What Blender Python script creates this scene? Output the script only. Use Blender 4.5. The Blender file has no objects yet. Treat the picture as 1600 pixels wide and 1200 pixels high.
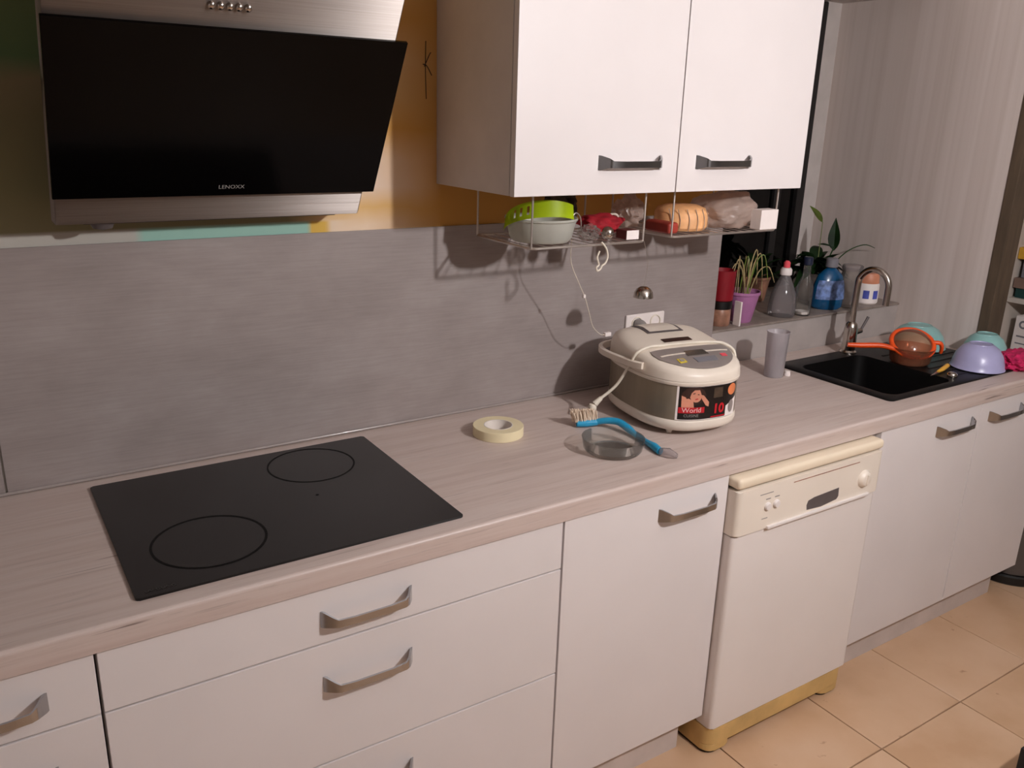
import bpy, bmesh, math, random
from mathutils import Vector, Matrix, noise
random.seed(7)
SC = bpy.context.scene
COL = SC.collection
PI = math.pi

# ------------------------------------------------------------------ camera, world, exposure
cd = bpy.data.cameras.new('camera')
cam = bpy.data.objects.new('camera', cd)
COL.objects.link(cam)
CAM_POS = Vector((-1.0418, -1.9693, 1.7071))
right = Vector((0.83889677, -0.54354628, 0.0284543))
up = Vector((0.14216349, 0.26927528, 0.95251266))
fwd = Vector((0.52539675, 0.79501463, -0.3031666))
cam.matrix_world = Matrix(((right.x, up.x, -fwd.x, CAM_POS.x), (right.y, up.y, -fwd.y, CAM_POS.y),
                           (right.z, up.z, -fwd.z, CAM_POS.z), (0, 0, 0, 1)))
cd.sensor_fit = 'HORIZONTAL'
cd.sensor_width = 36.0
cd.lens = 36.0 * 1328.32 / 1600.0
cd.clip_start = 0.02
SC.camera = cam

w = bpy.data.worlds.new('night')
SC.world = w
w.use_nodes = True
w.node_tree.nodes['Background'].inputs[0].default_value = (0.02, 0.018, 0.016, 1)
w.node_tree.nodes['Background'].inputs[1].default_value = 0.3

vs = SC.view_settings
vs.view_transform = 'Standard'
vs.look = 'None'
vs.gamma = 1.0
vs.use_curve_mapping = False
vs.exposure = 0.0

LAMP_POS = (0.61, -2.06, 2.05)
LAMP_COLOR = (1.0, 0.97, 0.975)
LAMP_STRENGTH = 1400.0

# ------------------------------------------------------------------ materials
def lin(c):
    def f(v):
        v = v / 255.0
        return v / 12.92 if v <= 0.04045 else ((v + 0.055) / 1.055) ** 2.4
    return (f(c[0]), f(c[1]), f(c[2]), 1.0)

def newmat(name):
    m = bpy.data.materials.new(name)
    m.use_nodes = True
    nt = m.node_tree
    return m, nt, nt.nodes['Principled BSDF']

def sock(nt, a, b):
    nt.links.new(a, b)

def noise_node(nt, scale=(1, 1, 1), nscale=5.0, detail=4.0, rough=0.55, dist=0.0, loc=(0, 0, 0)):
    tc = nt.nodes.new('ShaderNodeTexCoord')
    mp = nt.nodes.new('ShaderNodeMapping')
    mp.inputs['Scale'].default_value = scale
    mp.inputs['Location'].default_value = loc
    nz = nt.nodes.new('ShaderNodeTexNoise')
    nz.inputs['Scale'].default_value = nscale
    nz.inputs['Detail'].default_value = detail
    nz.inputs['Roughness'].default_value = rough
    nz.inputs['Distortion'].default_value = dist
    sock(nt, tc.outputs['Object'], mp.inputs['Vector'])
    sock(nt, mp.outputs['Vector'], nz.inputs['Vector'])
    return nz

def ramp(nt, fac, stops):
    r = nt.nodes.new('ShaderNodeValToRGB')
    el = r.color_ramp.elements
    while len(el) < len(stops):
        el.new(0.5)
    for e, (p, c) in zip(el, stops):
        e.position = p
        e.color = lin(c)
    sock(nt, fac, r.inputs['Fac'])
    return r

def mix_rgba(nt, fac, a, b, mode='MIX'):
    mx = nt.nodes.new('ShaderNodeMix')
    mx.data_type = 'RGBA'
    mx.blend_type = mode
    for idx, v in ((0, fac), (6, a), (7, b)):
        s = mx.inputs[idx]
        if isinstance(v, bpy.types.NodeSocket):
            sock(nt, v, s)
        else:
            s.default_value = v
    return mx.outputs[2]

def simple(name, c, rough=0.5, metal=0.0, var=0.06, nscale=12.0, spec=0.5, stretch=(1, 1, 1), bump=0.0, coat=0.0):
    m, nt, b = newmat(name)
    lo = tuple(max(0, v * (1 - var)) for v in c)
    hi = tuple(min(255, v * (1 + var)) for v in c)
    nz = noise_node(nt, stretch, nscale)
    r = ramp(nt, nz.outputs['Fac'], [(0.3, lo), (0.7, hi)])
    sock(nt, r.outputs['Color'], b.inputs['Base Color'])
    b.inputs['Roughness'].default_value = rough
    b.inputs['Metallic'].default_value = metal
    b.inputs['Specular IOR Level'].default_value = spec
    b.inputs['Coat Weight'].default_value = coat
    if bump:
        bp = nt.nodes.new('ShaderNodeBump')
        bp.inputs['Strength'].default_value = bump
        bp.inputs['Distance'].default_value = 0.01
        sock(nt, nz.outputs['Fac'], bp.inputs['Height'])
        sock(nt, bp.outputs['Normal'], b.inputs['Normal'])
    return m

def clear(name, c, rough=0.05, haze=0.1, refl=1.0, trans=None):
    """thin see-through film or wall: straight-through light, a fresnel sheen and some milky scatter"""
    m = bpy.data.materials.new(name)
    m.use_nodes = True
    nt = m.node_tree
    nt.nodes.clear()
    out = nt.nodes.new('ShaderNodeOutputMaterial')
    tr = nt.nodes.new('ShaderNodeBsdfTransparent')
    tr.inputs['Color'].default_value = lin(trans or c)
    nz = noise_node(nt, (1, 1, 1), 14.0)
    r = ramp(nt, nz.outputs['Fac'], [(0.3, tuple(v * 0.93 for v in c)), (0.7, c)])
    df = nt.nodes.new('ShaderNodeBsdfDiffuse')
    tl = nt.nodes.new('ShaderNodeBsdfTranslucent')
    sock(nt, r.outputs['Color'], df.inputs['Color'])
    sock(nt, r.outputs['Color'], tl.inputs['Color'])
    m1 = nt.nodes.new('ShaderNodeMixShader')
    m1.inputs[0].default_value = 0.45
    sock(nt, df.outputs[0], m1.inputs[1])
    sock(nt, tl.outputs[0], m1.inputs[2])
    m2 = nt.nodes.new('ShaderNodeMixShader')
    m2.inputs[0].default_value = haze
    sock(nt, tr.outputs[0], m2.inputs[1])
    sock(nt, m1.outputs[0], m2.inputs[2])
    gl = nt.nodes.new('ShaderNodeBsdfGlossy')
    gl.inputs['Roughness'].default_value = rough
    fr = nt.nodes.new('ShaderNodeFresnel')
    fr.inputs['IOR'].default_value = 1.45
    mu = nt.nodes.new('ShaderNodeMath')
    mu.operation = 'MULTIPLY'
    mu.inputs[1].default_value = refl
    sock(nt, fr.outputs[0], mu.inputs[0])
    m3 = nt.nodes.new('ShaderNodeMixShader')
    sock(nt, mu.outputs[0], m3.inputs[0])
    sock(nt, m2.outputs[0], m3.inputs[1])
    sock(nt, gl.outputs[0], m3.inputs[2])
    sock(nt, m3.outputs[0], out.inputs['Surface'])
    return m

M = {}
M['white_front'] = simple('white_front', (222, 215, 214), 0.42, var=0.012, nscale=3)
M['carcass'] = simple('carcass', (214, 205, 200), 0.55, var=0.02)
M['plinth'] = simple('plinth', (205, 193, 188), 0.5, var=0.03)
M['gap_dark'] = simple('gap_dark', (40, 32, 28), 0.8)
M['chrome'] = simple('chrome', (200, 192, 184), 0.16, 1.0, var=0.02)
M['handle_steel'] = simple('handle_steel', (176, 177, 180), 0.17, 1.0, var=0.03)
M['dw_white'] = simple('dw_white', (228, 220, 216), 0.35, var=0.012, nscale=3)
M['dw_cream'] = simple('dw_cream', (232, 216, 192), 0.4, var=0.02, nscale=4)
M['dw_panel'] = simple('dw_panel', (230, 219, 206), 0.38, var=0.015, nscale=3)
M['dw_yellow'] = simple('dw_yellow', (205, 170, 110), 0.5, var=0.08, nscale=9)
M['dark_grey'] = simple('dark_grey', (92, 84, 84), 0.5)
M['black'] = simple('black', (14, 13, 13), 0.4)
M['black_matte'] = simple('black_matte', (18, 17, 17), 0.75)
M['sink_black'] = simple('sink_black', (13, 12, 12), 0.42, var=0.25, nscale=150, spec=0.25)
M['glass_black'] = simple('glass_black', (5, 4, 4), 0.12, var=0.1, spec=0.10)
M['hob_glass'] = simple('hob_glass', (16, 14, 14), 0.22, var=0.25, nscale=6, spec=0.5)
M['hob_ring'] = simple('hob_ring', (6, 5, 5), 0.6, spec=0.2)
M['print_grey'] = simple('print_grey', (150, 148, 145), 0.5)
M['print_faint'] = simple('print_faint', (52, 50, 48), 0.5)
M['paint_white'] = simple('paint_white', (196, 192, 190), 0.8, var=0.03, nscale=4)
M['wall_plain'] = simple('wall_plain', (200, 196, 196), 0.85, var=0.04, nscale=3)
M['sill_stone'] = simple('sill_stone', (140, 128, 120), 0.45, var=0.10, nscale=20)
M['wall_grey'] = simple('wall_grey', (176, 166, 162), 0.6, var=0.05, nscale=8)
M['reveal'] = simple('reveal', (198, 190, 186), 0.7, var=0.03)
M['brown_trim'] = simple('brown_trim', (84, 70, 56), 0.6, var=0.12, nscale=10, stretch=(4, 4, 0.6))
M['frame_black'] = simple('frame_black', (26, 24, 24), 0.45)
M['window_glass'] = clear('window_glass', (70, 68, 64), 0.02, 0.02, 1.0)
M['cooker_white'] = simple('cooker_white', (226, 214, 200), 0.38, var=0.02)
M['cooker_body'] = simple('cooker_body', (142, 130, 112), 0.42, 0.35, var=0.05, nscale=30, stretch=(1, 1, 0.1))
M['panel_grey'] = simple('panel_grey', (138, 128, 124), 0.3, var=0.04)
M['silver'] = simple('silver', (190, 182, 174), 0.22, 0.9, var=0.03)
M['yellow_print'] = simple('yellow_print', (206, 182, 66), 0.5)
M['red_print'] = simple('red_print', (184, 22, 34), 0.5)
M['skin_print'] = simple('skin_print', (206, 138, 112), 0.5, var=0.1)
M['hair_print'] = simple('hair_print', (52, 28, 20), 0.5, var=0.2)
M['orange_print'] = simple('orange_print', (212, 122, 76), 0.5, var=0.1)
M['sticker_black'] = simple('sticker_black', (24, 17, 16), 0.35)
M['text_pale'] = simple('text_pale', (226, 196, 192), 0.5)
M['text_grey'] = simple('text_grey', (150, 144, 140), 0.5)
M['cord_white'] = simple('cord_white', (222, 212, 196), 0.5)
M['tape_cream'] = simple('tape_cream', (232, 218, 180), 0.6, var=0.03)
M['tape_core'] = simple('tape_core', (228, 220, 212), 0.7)
M['blue_plastic'] = simple('blue_plastic', (40, 152, 196), 0.32, var=0.04)
M['bristle'] = simple('bristle', (226, 206, 184), 0.7)
M['clear_glass'] = clear('clear_glass', (236, 236, 232), 0.05, 0.07, 0.8, (252, 252, 250))
M['clear_plastic'] = clear('clear_plastic', (226, 220, 216), 0.08, 0.16, 0.8, (246, 244, 242))
M['frosted'] = clear('frosted', (238, 232, 236), 0.35, 0.58, 0.6, (244, 242, 244))
M['tub_plastic'] = clear('tub_plastic', (236, 236, 228), 0.35, 0.70, 0.6, (240, 240, 234))
M['bag_plastic'] = clear('bag_plastic', (232, 208, 196), 0.3, 0.72, 0.8, (240, 226, 216))
M['soap_clear'] = clear('soap_clear', (222, 214, 216), 0.1, 0.30, 0.9, (242, 238, 238))
M['lime'] = simple('lime', (196, 222, 20), 0.4, var=0.04)
M['red_cloth'] = simple('red_cloth', (150, 12, 30), 0.8, var=0.15, nscale=40)
M['red_pack'] = simple('red_pack', (150, 52, 40), 0.5, var=0.1)
M['peach'] = simple('peach', (238, 178, 124), 0.6, var=0.08, nscale=25)
M['dark_leaf'] = simple('dark_leaf', (58, 44, 32), 0.6, var=0.5, nscale=30)
M['box_white'] = simple('box_white', (236, 226, 222), 0.6, var=0.02)
M['box_maroon'] = simple('box_maroon', (96, 40, 36), 0.6, var=0.1)  # dark red with the box side's shade put into the colour
M['wire_chrome'] = simple('wire_chrome', (206, 197, 190), 0.35, 0.85, var=0.05)
M['leaf_dark'] = simple('leaf_dark', (34, 62, 30), 0.4, var=0.25, nscale=20)
M['leaf_mid'] = simple('leaf_mid', (104, 122, 44), 0.45, var=0.2, nscale=20)
M['dry_grass'] = simple('dry_grass', (160, 142, 100), 0.7, var=0.2)
M['stem_green'] = simple('stem_green', (110, 118, 72), 0.6, var=0.1)
M['soil'] = simple('soil', (46, 32, 22), 0.95, var=0.3, nscale=60, bump=0.5)
M['purple_pot'] = simple('purple_pot', (176, 116, 162), 0.5, var=0.05)
M['red_pot'] = simple('red_pot', (138, 18, 32), 0.5, var=0.05)
M['jar_brown'] = simple('jar_brown', (150, 108, 88), 0.35, var=0.2, nscale=30)
M['white_pot'] = simple('white_pot', (214, 204, 200), 0.4)
M['blue_liquid'] = simple('blue_liquid', (10, 74, 116), 0.2, var=0.1, nscale=14, spec=0.6)
M['blue_label'] = simple('blue_label', (92, 112, 156), 0.5, var=0.4, nscale=45)
M['navy'] = simple('navy', (22, 30, 54), 0.4)
M['label_blue'] = simple('label_blue', (74, 84, 172), 0.5, var=0.1)
M['orange_cap'] = simple('orange_cap', (214, 140, 108), 0.45)
M['pink_cap'] = simple('pink_cap', (228, 84, 96), 0.45)
M['teal_bowl'] = simple('teal_bowl', (142, 188, 186), 0.32, var=0.03)
M['lilac_bowl'] = simple('lilac_bowl', (170, 168, 206), 0.3, var=0.04)
M['orange_plastic'] = simple('orange_plastic', (236, 84, 28), 0.35, var=0.05)
M['orange_clear'] = clear('orange_clear', (234, 164, 128), 0.12, 0.28, 0.9, (246, 216, 200))
M['yellow_plastic'] = simple('yellow_plastic', (236, 176, 62), 0.4, var=0.05)
M['pink_cloth'] = simple('pink_cloth', (188, 28, 84), 0.9, var=0.12, nscale=60, bump=0.3)
M['bookcase_white'] = simple('bookcase_white', (206, 196, 186), 0.5, var=0.02)
M['book_green'] = simple('book_green', (120, 128, 40), 0.6)
M['book_yellow'] = simple('book_yellow', (214, 164, 54), 0.6)
M['book_teal'] = simple('book_teal', (24, 60, 58), 0.6)
M['book_grey'] = simple('book_grey', (120, 118, 124), 0.6)
M['book_brown'] = simple('book_brown', (128, 104, 92), 0.6)
M['book_pink'] = simple('book_pink', (150, 84, 104), 0.6)
M['bin_grey'] = simple('bin_grey', (84, 76, 72), 0.45, var=0.05)
M['grout'] = simple('grout', (120, 92, 66), 0.9, var=0.1)
M['seal_grey'] = simple('seal_grey', (158, 148, 144), 0.18, var=0.04, coat=0.5)
M['wall_dim'] = simple('wall_dim', (126, 118, 112), 0.85, var=0.05, nscale=3)
M['ink'] = simple('ink', (40, 26, 16), 0.8)

def brushed():
    m, nt, b = newmat('brushed_steel')
    nz = noise_node(nt, (1.5, 60.0, 160.0), 3.0, 3.0)
    r = ramp(nt, nz.outputs['Fac'], [(0.3, (152, 144, 139)), (0.7, (166, 158, 153))])
    sock(nt, r.outputs['Color'], b.inputs['Base Color'])
    b.inputs['Metallic'].default_value = 1.0
    b.inputs['Roughness'].default_value = 0.48
    b.inputs['Anisotropic'].default_value = 1.0
    tg = nt.nodes.new('ShaderNodeTangent')
    tg.direction_type = 'RADIAL'
    tg.axis = 'X'
    sock(nt, tg.outputs['Tangent'], b.inputs['Tangent'])
    return m
M['steel'] = brushed()

def worktop_mat():
    m, nt, b = newmat('worktop_wood')
    n1 = noise_node(nt, (0.8, 16, 16), 3.0, 6.0, 0.6, 0.3)
    base = ramp(nt, n1.outputs['Fac'], [(0.25, (186, 167, 159)), (0.45, (197, 179, 171)), (0.6, (202, 186, 179)), (0.78, (191, 173, 165))])
    n2 = noise_node(nt, (3.0, 90, 90), 2.0, 5.0, 0.6, 0.3, (3, 1, 0))
    gr = ramp(nt, n2.outputs['Fac'], [(0.30, (130, 120, 116)), (0.42, (255, 255, 255))])
    c1 = mix_rgba(nt, 0.25, base.outputs['Color'], gr.outputs['Color'], 'MULTIPLY')
    n3 = noise_node(nt, (2.2, 60, 60), 1.6, 3.0, 0.5, 0.2, (9, 4, 2))
    cr = ramp(nt, n3.outputs['Fac'], [(0.25, (110, 94, 88)), (0.30, (255, 255, 255))])
    c2 = mix_rgba(nt, 0.7, c1, cr.outputs['Color'], 'MULTIPLY')
    sock(nt, c2, b.inputs['Base Color'])
    b.inputs['Roughness'].default_value = 0.45
    return m
M['worktop'] = worktop_mat()

def backsplash_mat():
    m, nt, b = newmat('backsplash_concrete')
    n1 = noise_node(nt, (1.6, 1, 2.6), 2.6, 5.0, 0.6, 0.2)
    base = ramp(nt, n1.outputs['Fac'], [(0.3, (147, 136, 133)), (0.5, (156, 145, 142)), (0.7, (165, 155, 152))])
    n2 = noise_node(nt, (3, 1, 60), 3.0, 4.0, 0.6, 0.2, (2, 0, 5))
    gr = ramp(nt, n2.outputs['Fac'], [(0.3, (226, 224, 223)), (0.6, (255, 255, 255))])
    c = mix_rgba(nt, 0.45, base.outputs['Color'], gr.outputs['Color'], 'MULTIPLY')
    sock(nt, c, b.inputs['Base Color'])
    b.inputs['Roughness'].default_value = 0.5
    return m
M['backsplash'] = backsplash_mat()

def panel_mat():
    m, nt, b = newmat('side_panel_wood')
    n1 = noise_node(nt, (1, 3.6, 0.12), 2.4, 4.0, 0.5, 0.15)
    base = ramp(nt, n1.outputs['Fac'], [(0.28, (200, 187, 180)), (0.5, (207, 194, 188)), (0.72, (218, 207, 202))])
    n2 = noise_node(nt, (1, 13, 0.2), 3.0, 4.0, 0.5, 0.1, (1, 2, 3))
    gr = ramp(nt, n2.outputs['Fac'], [(0.3, (240, 237, 235)), (0.6, (255, 255, 255))])
    c = mix_rgba(nt, 0.7, base.outputs['Color'], gr.outputs['Color'], 'MULTIPLY')
    sock(nt, c, b.inputs['Base Color'])
    b.inputs['Roughness'].default_value = 0.55
    return m
M['side_panel'] = panel_mat()

def tile_mat():
    m, nt, b = newmat('floor_tile')
    oi = nt.nodes.new('ShaderNodeObjectInfo')
    tc = nt.nodes.new('ShaderNodeTexCoord')
    add = nt.nodes.new('ShaderNodeVectorMath')
    add.operation = 'ADD'
    cmb = nt.nodes.new('ShaderNodeCombineXYZ')
    mu = nt.nodes.new('ShaderNodeMath')
    mu.operation = 'MULTIPLY'
    mu.inputs[1].default_value = 40
    sock(nt, oi.outputs['Random'], mu.inputs[0])
    sock(nt, mu.outputs[0], cmb.inputs[2])
    sock(nt, tc.outputs['Object'], add.inputs[0])
    sock(nt, cmb.outputs[0], add.inputs[1])
    nz = nt.nodes.new('ShaderNodeTexNoise')
    nz.inputs['Scale'].default_value = 4.5
    nz.inputs['Detail'].default_value = 5
    sock(nt, add.outputs[0], nz.inputs['Vector'])
    r = ramp(nt, nz.outputs['Fac'], [(0.3, (196, 158, 124)), (0.5, (206, 170, 138)), (0.72, (212, 178, 148))])
    n2 = nt.nodes.new('ShaderNodeTexNoise')
    n2.inputs['Scale'].default_value = 22
    n2.inputs['Detail'].default_value = 3
    sock(nt, add.outputs[0], n2.inputs['Vector'])
    st = ramp(nt, n2.outputs['Fac'], [(0.22, (160, 116, 86)), (0.30, (255, 255, 255))])
    c = mix_rgba(nt, 0.6, r.outputs['Color'], st.outputs['Color'], 'MULTIPLY')
    sock(nt, c, b.inputs['Base Color'])
    b.inputs['Roughness'].default_value = 0.42
    return m
M['tile'] = tile_mat()

def mural_mat():
    """Painted wall: green and olive at the left, mint, yellow and cream near the hood, ochre to the right."""
    m, nt, b = newmat('painted_mural')
    tc = nt.nodes.new('ShaderNodeTexCoord')
    nz = noise_node(nt, (1, 1, 1), 4.0, 3.0)
    sub = nt.nodes.new('ShaderNodeVectorMath')
    sub.operation = 'MULTIPLY_ADD'
    sub.inputs[1].default_value = (0.05, 0.05, 0.09)
    sock(nt, nz.outputs['Color'], sub.inputs[0])
    sock(nt, tc.outputs['Object'], sub.inputs[2])
    sp = nt.nodes.new('ShaderNodeSeparateXYZ')
    sock(nt, sub.outputs[0], sp.inputs[0])
    spx = nt.nodes.new('ShaderNodeSeparateXYZ')
    sock(nt, tc.outputs['Object'], spx.inputs[0])

    def rng(src, a, c):
        mr = nt.nodes.new('ShaderNodeMapRange')
        mr.inputs['From Min'].default_value = a
        mr.inputs['From Max'].default_value = c
        sock(nt, src, mr.inputs['Value'])
        return mr.outputs['Result']
    zf = rng(sp.outputs['Z'], 1.40, 2.10)
    xs = rng(spx.outputs['X'], -1.30, 0.30)       # strip along the top of the backsplash
    xx = lambda v: (v + 1.30) / 1.60
    strip = ramp(nt, xs, [(0.0, (190, 186, 178)), (xx(-0.72), (190, 186, 178)), (xx(-0.70), (160, 204, 190)), (xx(-0.335), (160, 204, 190)),
                          (xx(-0.325), (226, 184, 84)), (xx(-0.29), (226, 184, 84)), (xx(-0.275), (236, 212, 186))])
    strip.color_ramp.interpolation = 'LINEAR'
    left = ramp(nt, zf, [(0.0, (150, 142, 112)), (0.25, (134, 128, 92)), (0.45, (130, 120, 86)), (0.55, (138, 124, 92)), (0.62, (92, 116, 74)), (0.8, (104, 114, 70)), (1.0, (150, 148, 92))])
    ochre = ramp(nt, zf, [(0.0, (236, 212, 188)), (0.10, (236, 210, 182)), (0.17, (226, 184, 120)), (0.25, (236, 214, 196)), (0.36, (232, 206, 182)),
                          (0.46, (206, 152, 72)), (0.54, (214, 176, 122)), (0.66, (218, 184, 142)), (0.78, (196, 140, 66)), (1.0, (214, 178, 132))])
    side = nt.nodes.new('ShaderNodeMapRange')
    side.inputs['From Min'].default_value = -0.36
    side.inputs['From Max'].default_value = -0.27
    sock(nt, sp.outputs['X'], side.inputs['Value'])
    gold = mix_rgba(nt, rng(sp.outputs['X'], -0.16, 0.05), ochre.outputs['Color'], lin((192, 140, 66)))
    c = mix_rgba(nt, side.outputs['Result'], left.outputs['Color'], gold)
    low = rng(spx.outputs['Z'], 1.452, 1.446)  # strip colours end at the hood's shadow edge; shade painted in above
    lim = rng(spx.outputs['X'], -0.20, -0.27)
    ml = nt.nodes.new('ShaderNodeMath')
    ml.operation = 'MULTIPLY'
    sock(nt, low, ml.inputs[0])
    sock(nt, lim, ml.inputs[1])
    c = mix_rgba(nt, ml.outputs[0], c, strip.outputs['Color'])
    sock(nt, c, b.inputs['Base Color'])
    b.inputs['Roughness'].default_value = 0.75
    return m
M['mural'] = mural_mat()

# ------------------------------------------------------------------ mesh helpers
def origin_of(parent):
    v = Vector((0, 0, 0))
    while parent is not None:
        v += parent.location
        parent = parent.parent
    return v

def link(name, me, mat, parent=None, smooth=False):
    o = bpy.data.objects.new(name, me)
    COL.objects.link(o)
    if mat is not None:
        me.materials.append(M[mat] if isinstance(mat, str) else mat)
    if smooth:
        for p in me.polygons:
            p.use_smooth = True
        try:
            me.set_sharp_from_angle(angle=math.radians(38))
        except Exception:
            pass
    if parent is not None:
        me.transform(Matrix.Translation(-origin_of(parent)))
        o.parent = parent
    return o

def soften(o):
    md = o.modifiers.new('even_normals', 'WEIGHTED_NORMAL')
    md.keep_sharp = True
    md.weight = 100
    return o

def settle(o):
    """put a one-mesh thing's origin at its base centre"""
    vs_ = [v.co for v in o.data.vertices]
    c = Vector(((min(v.x for v in vs_) + max(v.x for v in vs_)) / 2, (min(v.y for v in vs_) + max(v.y for v in vs_)) / 2, min(v.z for v in vs_)))
    o.data.transform(Matrix.Translation(-c))
    o.location = c
    return o

def tag(o, label, cat, group=None, kind=None):
    if label:
        o['label'] = label
    if cat:
        o['category'] = cat
    if group:
        o['group'] = group
    if kind:
        o['kind'] = kind
    return o

def single(o, label, cat, group=None):
    settle(o)
    return tag(o, label, cat, group)

def thing(name, loc, label, cat, group=None):
    o = bpy.data.objects.new(name, None)
    o.empty_display_size = 0.05
    COL.objects.link(o)
    o.location = loc
    return tag(o, label, cat, group)

def to_mesh(bm, name):
    me = bpy.data.meshes.new(name)
    bmesh.ops.recalc_face_normals(bm, faces=bm.faces)
    bm.to_mesh(me)
    bm.free()
    return me

def bm_box(bm, x0, x1, y0, y1, z0, z1, bev=0.0, seg=2):
    r = bmesh.ops.create_cube(bm, size=1.0)
    for v in r['verts']:
        v.co = Vector(((x0 + x1) / 2 + v.co.x * (x1 - x0), (y0 + y1) / 2 + v.co.y * (y1 - y0), (z0 + z1) / 2 + v.co.z * (z1 - z0)))
    if bev > 0:
        ed = set()
        for v in r['verts']:
            ed.update(v.link_edges)
        bmesh.ops.bevel(bm, geom=list(ed), offset=bev, segments=seg, affect='EDGES', profile=0.5)

def box(name, b, mat, parent=None, bev=0.002, seg=2, smooth=True):
    bm = bmesh.new()
    bm_box(bm, *b, bev=bev, seg=seg)
    o = link(name, to_mesh(bm, name), mat, parent, smooth and bev > 0)
    return soften(o) if bev > 0 else o

def boxes(name, bs, mat, parent=None, bev=0.0):
    bm = bmesh.new()
    for b in bs:
        bm_box(bm, *b, bev=bev)
    return link(name, to_mesh(bm, name), mat, parent, bev > 0)

def bm_lathe(bm, prof, c, seg=36, axis=None, a0=0.0, a1=2 * PI):
    full = abs(a1 - a0 - 2 * PI) < 1e-6
    n = seg if full else seg + 1
    rows = []
    for r, z in prof:
        if r < 1e-6:
            rows.append([bm.verts.new((c[0], c[1], c[2] + z))])
        else:
            rows.append([bm.verts.new((c[0] + r * math.cos(a0 + (a1 - a0) * i / seg), c[1] + r * math.sin(a0 + (a1 - a0) * i / seg), c[2] + z)) for i in range(n)])
    for A, B in zip(rows[:-1], rows[1:]):
        for i in range(seg):
            j = (i + 1) % n if full else i + 1
            if len(A) == 1 and len(B) == 1:
                continue
            if len(A) == 1:
                bm.faces.new((A[0], B[i], B[j]))
            elif len(B) == 1:
                bm.faces.new((A[i], A[j], B[0]))
            else:
                bm.faces.new((A[i], A[j], B[j], B[i]))

def lathe(name, prof, c, mat, parent=None, seg=36, rot=None):
    bm = bmesh.new()
    bm_lathe(bm, prof, (0, 0, 0), seg)
    if rot is not None:
        bmesh.ops.transform(bm, matrix=rot, verts=bm.verts)
    bmesh.ops.translate(bm, vec=Vector(c), verts=bm.verts)
    return link(name, to_mesh(bm, name), mat, parent, True)

def smooth_pts(pts, n=6, closed=False):
    P = [Vector(p) for p in pts]
    out = []
    m = len(P)
    rngs = range(m) if closed else range(m - 1)
    for i in rngs:
        if closed:
            a, b, c, d = P[(i - 1) % m], P[i], P[(i + 1) % m], P[(i + 2) % m]
        else:
            a, b, c, d = P[max(i - 1, 0)], P[i], P[i + 1], P[min(i + 2, m - 1)]
        for k in range(n):
            t = k / n
            out.append(0.5 * ((2 * b) + (-a + c) * t + (2 * a - 5 * b + 4 * c - d) * t * t + (-a + 3 * b - 3 * c + d) * t ** 3))
    if not closed:
        out.append(P[-1])
    return out

def bm_tube(bm, pts, r, seg=8, closed=False, cap=True):
    P = [Vector(p) for p in pts]
    n = len(P)
    rs = r if isinstance(r, (list, tuple)) else [r] * n
    prev = None
    rings = []
    for i in range(n):
        if closed:
            d = P[(i + 1) % n] - P[(i - 1) % n]
        else:
            d = P[min(i + 1, n - 1)] - P[max(i - 1, 0)]
        if d.length < 1e-9:
            d = Vector((0, 0, 1))
        d.normalize()
        if prev is None:
            u = d.orthogonal().normalized()
        else:
            u = prev - d * prev.dot(d)
            u = d.orthogonal().normalized() if u.length < 1e-6 else u.normalized()
        prev = u
        v = d.cross(u)
        rings.append([bm.verts.new(P[i] + (u * math.cos(2 * PI * k / seg) + v * math.sin(2 * PI * k / seg)) * rs[i]) for k in range(seg)])
    rr = range(n) if closed else range(n - 1)
    for i in rr:
        A, B = rings[i], rings[(i + 1) % n]
        for k in range(seg):
            bm.faces.new((A[k], A[(k + 1) % seg], B[(k + 1) % seg], B[k]))
    if cap and not closed:
        bm.faces.new(rings[0])
        bm.faces.new(rings[-1])

def tube(name, pts, r, mat, parent=None, seg=8, closed=False, sm=0):
    if sm:
        n0 = len(pts)
        if isinstance(r, (list, tuple)):
            rr = []
            for i in range(n0 - 1):
                rr += [r[i] + (r[i + 1] - r[i]) * k / sm for k in range(sm)]
            r = rr + [r[-1]]
        pts = smooth_pts(pts, sm, closed)
    bm = bmesh.new()
    bm_tube(bm, pts, r, seg, closed)
    return link(name, to_mesh(bm, name), mat, parent, True)

def prism(name, prof, x0, x1, mat, parent=None, bev=0.0, smooth=False):
    """closed profile in (y, z) extruded along x"""
    bm = bmesh.new()
    A = [bm.verts.new((x0, y, z)) for y, z in prof]
    B = [bm.verts.new((x1, y, z)) for y, z in prof]
    n = len(prof)
    bm.faces.new(A)
    bm.faces.new(B)
    for i in range(n):
        bm.faces.new((A[i], A[(i + 1) % n], B[(i + 1) % n], B[i]))
    if bev:
        bmesh.ops.bevel(bm, geom=list(bm.edges), offset=bev, segments=2, affect='EDGES', profile=0.5)
    o = link(name, to_mesh(bm, name), mat, parent, smooth or bev > 0)
    return soften(o) if bev > 0 else o

def plate(name, prof, z0, z1, mat, parent=None, bev=0.0):
    """closed outline in (x, y) extruded along z"""
    bm = bmesh.new()
    A = [bm.verts.new((x, y, z0)) for x, y in prof]
    B = [bm.verts.new((x, y, z1)) for x, y in prof]
    n = len(prof)
    bm.faces.new(A)
    bm.faces.new(B)
    for i in range(n):
        bm.faces.new((A[i], A[(i + 1) % n], B[(i + 1) % n], B[i]))
    if bev:
        bmesh.ops.bevel(bm, geom=list(bm.edges), offset=bev, segments=2, affect='EDGES', profile=0.5)
    return soften(link(name, to_mesh(bm, name), mat, parent, True))

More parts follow.
